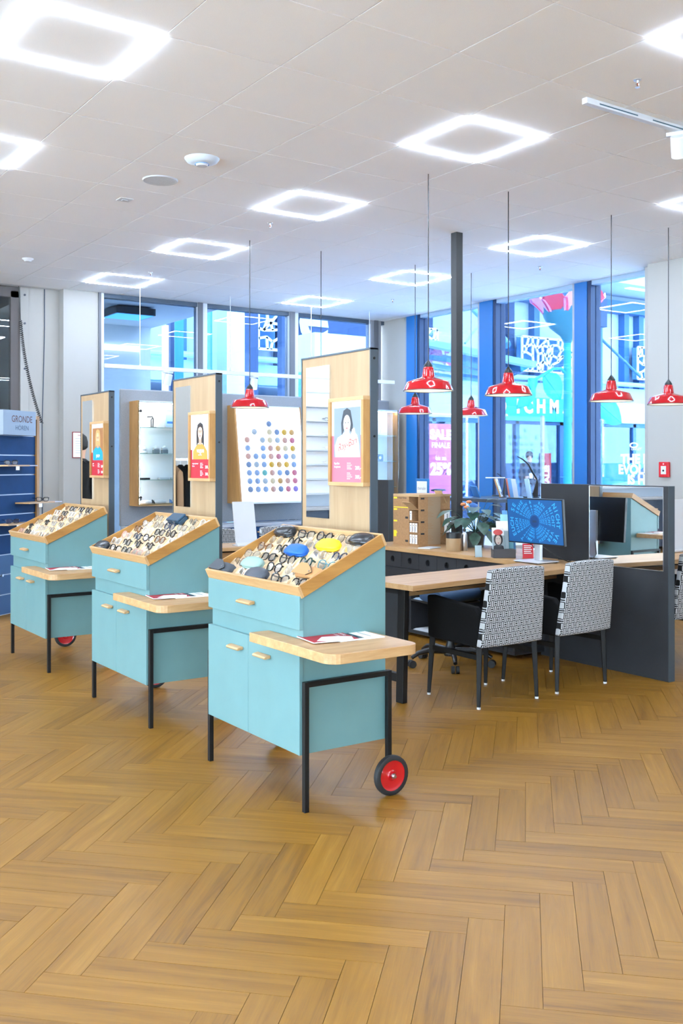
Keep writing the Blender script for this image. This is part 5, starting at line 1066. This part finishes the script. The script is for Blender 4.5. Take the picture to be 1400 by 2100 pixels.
# ---------------------------------------------------------------- glass canopy
t = thing('glass_canopy', 'sloping glass and steel canopy outside the left street pane', 'canopy', (10.9, 12.0, 3.0)); CAN = mat('canopy_steel', (110, 160, 206), .45); cv = Vector((10.9, 12.0, 3.0))
Pp = lambda x, y, v: PV(x, y, v) - cv
MB().bar(Pp(858, 700, 12), Pp(1092, 748, 12), .16, .10).build('edge_beam', CAN, t); MB().bar(Pp(858, 745, 13.2), Pp(1040, 775, 13.2), .05, .08).build('cross_beam', CAN, t); MB().bar(Pp(858, 762, 14), Pp(1010, 785, 14), .05, .05).build('cross_beam', CAN, t)
pb = Pp(846, 700, 12); MB().bar((pb.x, pb.y, -3.02), (pb.x, pb.y, pb.z + .1), .12).build('support_post', CAN, t); MB().bar(Pp(840, 697, 12), Pp(858, 700, 12), .16, .10).build('edge_beam', CAN, t)
q = [Pp(858, 703, 12), Pp(1092, 750, 12), Pp(1020, 790, 14.5), Pp(858, 768, 14.5)]; m = MB(); m.add(q + [p + Vector((0, 0, .02)) for p in q], [(0, 1, 2, 3), (7, 6, 5, 4), (0, 1, 5, 4), (1, 2, 6, 5), (2, 3, 7, 6), (3, 0, 4, 7)]); m.build('glass_sheet', glass('canopy_glass', (196, 224, 246), .8), t)
MB().tube([Pp(1012, 672, 12.4), Pp(1040, 708, 12.0)], [.07, .07], 12).build('tube_strut', mat('canopy_tube', (60, 120, 170), .4), t, smooth=60); MB().tube([Pp(958, 622, 12.6), Pp(985, 650, 12.6)], .05, 10).build('tube_strut', CAN, t); MB().tube([Pp(953, 704, 12.4), Pp(977, 672, 12.8)], .02, 8).build('tie_rod', CAN, t)
t = thing('steel_mast', 'blue steel mast with diagonal tie rod in the right pane', 'mast', PV(1221, 951, 17) * Vector((1, 1, 0)) if False else Vector((PV(1221, 900, 17).x, 17, 0))); MB().box(-.12, .12, -.12, .12, 0, 5.6).build('mast', BLUE_ST, t); MB().tube([(.1, 0, PV(1232, 690, 17).z), (PV(1312, 772, 17).x - PV(1221, 900, 17).x, 0, PV(1312, 772, 17).z)], .035, 8).build('tie_rod', BLUE_ST, t); MB().box(-.2, .2, -.2, .2, 4.9, 5.6).build('mast_head', BLUE_DK, t)
# ---------------------------------------------------------------- bicycle
w0 = PV(965, 1065, 14.3); t = thing('bicycle', 'parked bicycle outside behind the counter plant', 'bicycle', (w0.x, 14.3, 0)); BK = mat('bike_dark_blue', (28, 62, 98), .4)
for x in (0, -1.05):
    q = MB().tube([(x + .33 * math.cos(R(a)), 0, .35 + .33 * math.sin(R(a))) for a in range(0, 360, 12)], .022, 8, closed=True).build('tyre', BK, t, smooth=60); sp = MB()
    for a in range(0, 180, 20): sp.tube([(x + .33 * math.cos(R(a)), 0, .35 + .33 * math.sin(R(a))), (x - .33 * math.cos(R(a)), 0, .35 - .33 * math.sin(R(a)))], .003, 4)
    sp.cyl((x, -.05, .35), (x, .05, .35), .025, 10); sp.build('spokes', ALU, q)
fr = MB()
for a, b in (((0, .35), (-.14, .98)), ((-.12, .85), (-.62, .32)), ((-.13, .92), (-.72, .80)), ((-.62, .32), (-.76, .92)), ((-.62, .32), (-1.05, .35)), ((-.73, .82), (-1.05, .35))): fr.tube([(a[0], 0, a[1]), (b[0], 0, b[1])], .022, 8)
fr.build('frame', mat('bike_frame', (120, 160, 196), .4), t); MB().tube([(-.16, -.28, 1.08), (-.10, -.15, 1.14), (-.13, 0, 1.10), (-.10, .15, 1.14), (-.16, .28, 1.08)], .014, 8).cyl((-.14, 0, .95), (-.13, 0, 1.11), .014, 8).build('handlebar', ALU, t); loft([(-.92, .09, .93, .97, 3), (-.85, .08, .92, .98, 3), (-.66, .03, .94, .97, 3)]).build('saddle', BLACK_PL, t)
# ---------------------------------------------------------------- parked car behind the slogan pane
c1 = PV(1265, 990, 18); t = thing('parked_car', 'blue car parked outside behind the slogan window', 'car', (c1.x + .8, 18, 0)); CARB = mat('car_blue', (62, 128, 176), .25, coat=.5)
body = [(-2.1, .3), (-2.15, .7), (-1.9, .92), (-1.2, 1.0), (-.5, 1.0), (2.1, .95), (2.15, .55), (2.1, .3)]; Mv = Matrix(((1, 0, 0, 0), (0, 0, 1, 0), (0, 1, 0, 0), (0, 0, 0, 1)))
m = MB(); m.prism(body, -.82, .82, 0, Mv); m.build('car_body', CARB, t, .08, seg=3); m = MB(); m.prism([(-1.25, .98), (-.6, 1.46), (1.2, 1.5), (1.9, .96)], -.70, .70, 0, Mv); m.build('cabin', CARB, t, .06, seg=3)
for a in ([(-1.02, 1.03), (-.52, 1.40), (.1, 1.43), (.1, 1.03)], [(.18, 1.03), (.18, 1.43), (1.1, 1.43), (1.55, 1.03)]): m = MB(); m.prism(a, -.715, -.70, 0, Mv); m.build('side_window', mat('car_glass', (20, 50, 80), .1), t)
for x in (-1.35, 1.35):
    for y in (-.8, .62): MB().cyl((x, y, .32), (x, y + .18, .32), .32, 20).build('wheel', RUBBER, t, smooth=40)
# ---------------------------------------------------------------- neighbouring passage seen through the back panes
t = thing('passage', 'pale passage room with ceiling seen through left back pane', 'passage', (5.3, 13.9, 0)); PASS = mat('passage_grey', (222, 228, 230), .7)
MB().box(-1.75, .74, 0, .15, 0, 3.6).build('end_wall', PASS, t); MB().box(-1.75, .78, -2.7, .15, 3.5, 3.62).build('passage_ceiling', mat('passage_ceiling', (206, 218, 226), .8), t); MB().box(-1.4, .55, -.06, 0, 3.12, 3.20).build('cove_light', mat('cove_glow', (255, 240, 214), .5, emit=3), t); MB().box(-1.75, -1.65, -2.35, 0, 0, 3.5).build('side_wall', PASS, t)
q = PZ(294, 642, 3.40); q2_ = thing('square_ceiling_lamp', 'dark square lamp with blue glow under the passage ceiling', 'ceiling lamp', (5.05, 12.35, 3.39)); MB().box(-.27, .27, -.27, .27, 0, .09).build('lamp_box', mat('lamp_dark_grey', (60, 62, 68), .5), q2_); MB().box(-.25, .25, -.25, .25, -.004, 0).build('glow_panel', mat('blue_glow', (70, 160, 240), .5, emit=2.5), q2_); MB().box(-.2, .2, -.2, .2, .09, .115).build('mount', mat('lamp_dark_grey'), q2_)
t = thing('downlight', 'small round white downlight in the passage ceiling', 'downlight', (5.0, 13.3, 3.5)); MB().lathe([(0, -.012), (.09, -.012), (.10, 0)], 24).build('glow_disc', mat('downlight_glow', (255, 250, 240), .5, emit=9), t); MB().lathe([(.09, -.014), (.11, -.012), (.11, 0)], 24).build('ring', WHITE, t)
for k, (x0, x1, v, m_, lab) in enumerate(((336, 341, 13.6, mat('tube_glow', (250, 252, 255), .5, emit=2.0), 'thin bright light tube beside the passage wall'), (345, 353, 13.8, BLUE_DK, 'deep blue steel post, first right of light tube'), (354, 372, 14.6, mat('vivid_blue_post', (20, 120, 200), .4), 'broad vivid blue post behind the back window'), (427, 438, 14.6, mat('vivid_blue_post'), 'vivid blue post at left of the second back pane'), (440, 460, 13.5, mat('grey_green_post', (132, 160, 168), .5), 'grey-green post in the second back pane'), (462, 497, 15.2, mat('ice_blue_panel', (186, 214, 238), .5), 'ice blue wall panel in the second back pane'), (499, 525, 16.0, BLUE_DK, 'dark blue panel left of the small lattice'), (573, 598, 16.0, BLUE_DK, 'dark blue panel right of the small lattice'))):
    a, b = PV(x0, 700, v).x, PV(x1, 700, v).x; t = thing('facade_post', lab, 'post', ((a + b) / 2, v, 0)); MB().box(-(b - a) / 2, (b - a) / 2, -.08, .08, 0, 6.0 if k else 3.5).build('shaft', m_, t); MB().box(-(b - a) / 2 - .03, (b - a) / 2 + .03, -.1, .1, 0, .05).build('foot', BLUE_DK, t)
a, b = PV(612, 700, 17).x, PV(775, 700, 17).x; t = thing('letter_sign', 'dark blue sign board with huge white letters, third back pane', 'sign', ((a + b) / 2, 17, 0)); h = (b - a) / 2; MB().box(-h, h, 0, .3, 4.05, 5.6).build('sign_board', BLUE_DK, t); q = MB(); q.text('e', 1.6, FV((-h + .35, -.02, 3.95)), 0, 0, .02); q.build('sign_letter', SKYWHITE, t, fix=False)
for k in range(4): MB().box(h * (-.1 + .3 * k), h * (-.0 + .3 * k), -.03, 0, 4.7, 5.5).build('sign_bar', mat('ice_blue_panel'), t)
MB().box(-h, h, -.6, .2, 3.3, 4.05).build('sign_base', mat('ice_blue_panel'), t); MB().box(-h, h, -.1, .1, 0, 3.3).build('sign_wall', mat('mid_blue_wall', (90, 150, 200), .5), t)
# blurred shop interior behind the left glass door
t = thing('neighbour_shelf', 'navy shelf unit behind the glass door at left edge', 'shelf unit', (2.9, 12.2, 0)); MB().box(-.8, .45, 0, .4, 1.9, 2.35).build('navy_box', NAVY_D, t); MB().box(-.8, .45, 0, .4, 0, 1.3).build('lower_unit', ALU, t); MB().box(-.8, .45, .38, .4, 1.3, 1.9).build('back', PASS, t); MB().box(-.8, .45, 0, .4, 1.6, 1.64).build('shelf', BLACK_PL, t)
NG = mat('neighbour_grey', (92, 98, 106), .7); MB().box(-2.2, .62, 1.4, 1.5, 0, 3.6).build('rear_wall', NG, t); MB().box(-2.2, .62, -.68, 1.5, 3.42, 3.6).build('ceiling', mat('neighbour_brown', (96, 84, 78), .7), t); MB().box(-2.2, -2.1, -.68, 1.5, 0, 3.42).build('side_wall', NG, t)

# ---------------------------------------------------------------- people
def person(label, loc, rz, coat, trousers, hair, item=None):
    t = thing('person', label, 'person', loc, rz)
    def skin(name, verts, edges, rad, m_, parent, root=0):
        me = bpy.data.meshes.new(name); me.from_pydata(verts, edges, []); me.materials.append(m_); o = bpy.data.objects.new(name, me); col.objects.link(o); o.parent = parent
        k = o.modifiers.new('skin', 'SKIN'); k.use_smooth_shade = True; me.skin_vertices or me.attributes
        if not me.skin_vertices: bm = bmesh.new(); bm.from_mesh(me); bm.verts.layers.skin.verify(); bm.to_mesh(me); bm.free()
        for i, r in enumerate(rad): me.skin_vertices[0].data[i].radius = (r, r) if not isinstance(r, tuple) else r; me.skin_vertices[0].data[i].use_root = (i == root)
        o.modifiers.new('sub', 'SUBSURF').levels = 2; o.modifiers['sub'].render_levels = 2
        return o
    V = [(0, 0, .95), (0, .01, 1.12), (0, .0, 1.32), (0, 0, 1.45), (0, .01, 1.53), (0, -.01, 1.62), (0, -.01, 1.70),
         (.17, 0, 1.41), (.21, .03, 1.14), (.12, -.20, 1.12), (-.17, 0, 1.41), (-.22, .03, 1.14), (-.10, -.20, 1.14),
         (.09, 0, .90), (.10, -.02, .50), (.10, .02, .09), (.11, -.12, .04), (-.09, 0, .90), (-.11, .0, .50), (-.11, .04, .09), (-.12, -.10, .04), (.07, -.27, 1.14), (-.05, -.27, 1.16)]
    E = [(0, 1), (1, 2), (2, 3), (3, 4), (4, 5), (5, 6), (2, 7), (7, 8), (8, 9), (2, 10), (10, 11), (11, 12), (0, 13), (13, 14), (14, 15), (15, 16), (0, 17), (17, 18), (18, 19), (19, 20), (9, 21), (12, 22)]
    rr = [(.13, .10), (.13, .10), (.15, .11), .07, .055, (.075, .09), (.06, .075), .06, .045, .035, .06, .045, .035, .085, .06, .042, .038, .085, .06, .042, .038, .03, .03]
    SK = mat('skin', (196, 148, 122), .6); skin('body', V, E, rr, SK, t)
    skin('coat', [V[i] for i in (0, 1, 2, 3, 7, 8, 9, 10, 11, 12)] + [(0, 0, .86), (0, .008, 1.52)], [(0, 1), (1, 2), (2, 3), (2, 4), (4, 5), (5, 6), (2, 7), (7, 8), (8, 9), (0, 10), (3, 11)], [(.16, .125), (.16, .125), (.18, .13), .105, .085, .062, .05, .085, .062, .05, (.155, .12), .075], mat('coat_' + label[:12], coat, .8), t)
    skin('trousers', [V[0]] + [V[i] for i in (13, 14, 15, 17, 18, 19)], [(0, 1), (1, 2), (2, 3), (0, 4), (4, 5), (5, 6)], [(.145, .115), .10, .075, .062, .10, .075, .062], mat('trousers_' + label[:12], trousers, .8), t)
    for x, y in ((.10, .0), (-.11, .02)): loft([(-.05, .045, 0, .09, 3), (.05, .05, 0, .10, 3), (.15, .05, 0, .07, 3), (.20, .03, 0, .05, 3)]).build('shoe', BLACK_PL, t, smooth=50).matrix_local = Matrix.Translation((x, y, 0)) @ Matrix.Rotation(R(-90), 4, 'Z')
    m = MB(); M = Matrix.Translation((0, .012, 1.665)); m.lathe([(0, .105), (.05, .098), (.085, .06), (.092, .01), (.085, -.05), (.06, -.07)], 20, M @ Matrix.Rotation(R(-14), 4, 'X')); m.build('hair', mat('hair_' + label[:12], hair, .7), t, smooth=60)
    fc = MB()
    for e in (-1, 1): fc.ell(e * .03, 1.655, .011, .006, Matrix(((1, 0, 0, 0), (0, 0, -1, -.104), (0, 1, 0, 0), (0, 0, 0, 1))), 0, 0, 10); 
    fc.ell(0, 1.595, .018, .005, Matrix(((1, 0, 0, 0), (0, 0, -1, -.098), (0, 1, 0, 0), (0, 0, 0, 1))), 0, 1, 10); fc.build('eyes_and_mouth', [INK, mat('lip', (150, 84, 80), .6)], t, fix=False)
    loft([(-.012, .012, 1.60, 1.63, 2), (.0, .011, 1.605, 1.65, 2), (.012, .005, 1.63, 1.66, 2)], 8).build('nose', SK, t, smooth=60).matrix_local = Matrix.Translation((0, -.10, 0)) @ Matrix.Rotation(R(90), 4, 'Z')
    return t
pq = PV(1085, 951, 17); person('pedestrian in dark jacket standing before the shoe shop', (pq.x, 17, -.02), R(-36), (40, 48, 62), (70, 78, 92), (44, 36, 32))
hq = thing('paper_cup', 'white cup held by the pedestrian outside', 'cup', (pq.x - .17, 16.78, 1.10), R(-36)); MB().lathe([(0, 0), (.035, 0), (.045, .12), (.04, .12), (.032, .01), (0, .01)], 18).build('cup_body', PAPER, hq, smooth=50); MB().lathe([(.046, .115), (.046, .128), (0, .132)], 18).build('lid', WHITE_PL, hq, smooth=50)
person('person in black coat reflected in the farthest mirror board', (1.88, 10.15, 0), R(225), (12, 12, 13), (14, 14, 16), (20, 18, 18))
# ---------------------------------------------------------------- what the mirrors show: the side of the shop left of the frame
t = thing('eyewear_wall', 'white slat wall with shelves of glasses over navy cabinets, seen in mirrors', 'display wall', (-2.3, 10.95, 0))
MB().box(-2.2, 2.0, -.45, .2, .08, .86).build('cabinet_body', NAVY_D, t); MB().box(-2.22, 2.02, -.48, .2, .86, .89).build('worktop', GREY_TOP, t); MB().box(-2.2, 2.0, .0, .2, .89, 3.0).build('back_wall', mat('pale_blue_back', (196, 206, 218), .6), t)
for k in range(7): d = MB().box(-2.19 + k * .6, -1.6 + k * .6, -.468, -.45, .1, .85).build('cabinet_door', NAVY_D, t, .002); MB().box(-2.0 + k * .6, -1.8 + k * .6, -.49, -.468, .70, .715).build('pull_handle', OAK_TOP, d)
for k in range(9):
    z = 1.05 + k * .19; MB().box(-2.15, 1.95, -.03, 0, z + .015, z + .18).build('white_slat', mat('lit_slat', (246, 247, 250), .5), t); 
    if k < 7: MB().box(-2.15, 1.95, -.16, -.03, z, z + .012).build('glass_ledge', mat('ledge_white', (214, 218, 226), .4), t)
MB().box(-2.15, 1.95, -.25, -.22, 2.86, 2.89).build('light_strip', mat('case_led'), t)
random.seed(3)
for k in range(2, 6):
    for j in range(9):
        M = Matrix.Translation((-4.2 + j * .45 + .2, 10.95 - .09, 1.05 + k * .19 + .012 + .024)) @ Matrix.Rotation(R(90), 4, 'X'); glasses('B' if k == 5 else random.choice('DWO'), 'square', M, '%s glasses from left on the %s ledge of the mirrored eyewear wall' % (ORD[j], ORD[k]), 'glasses on the eyewear wall', False)
t = thing('clothes_rail', 'rail of dark garments reflected in the middle mirror board', 'clothes rail', (.65, 10.6, 0))
for x in (-.4, .4): MB().bar((x, 0, 0), (x, 0, 1.5), .025).build('post', STEEL, t); MB().bar((x, -.25, .02), (x, .25, .02), .03).build('foot', STEEL, t)
MB().bar((-.4, 0, 1.5), (.4, 0, 1.5), .025).build('rail', STEEL, t)
for k in range(8):
    x = -.32 + k * .09; o = thing('garment', '%s garment from left on the rail seen in the mirror' % ORD[k], 'garment', (.65 + x, 10.6, .62), R(90), 'garments on the rail'); loft([(-.20, .03, .0, .60, 4), (-.19, .04, 0, .76, 4), (-.05, .045, 0, .82, 3), (.05, .045, 0, .82, 3), (.19, .04, 0, .76, 4), (.20, .03, .0, .60, 4)], 12).build('cloth', BLACK if k % 3 else mat('tan_cloth', (150, 116, 84), .8), o, smooth=50); MB().tube([(0, 0, .82), (0, 0, .87), (.02, 0, .90), (0, 0, .915)], .003, 6).build('hanger_hook', STEEL, o)
MB().box(.02, .5, .45, .5, 0, 2.6).build('curtain_panel', wood('brown_slats', (96, 66, 40), (140, 100, 64), (14, 14, 1)), t)
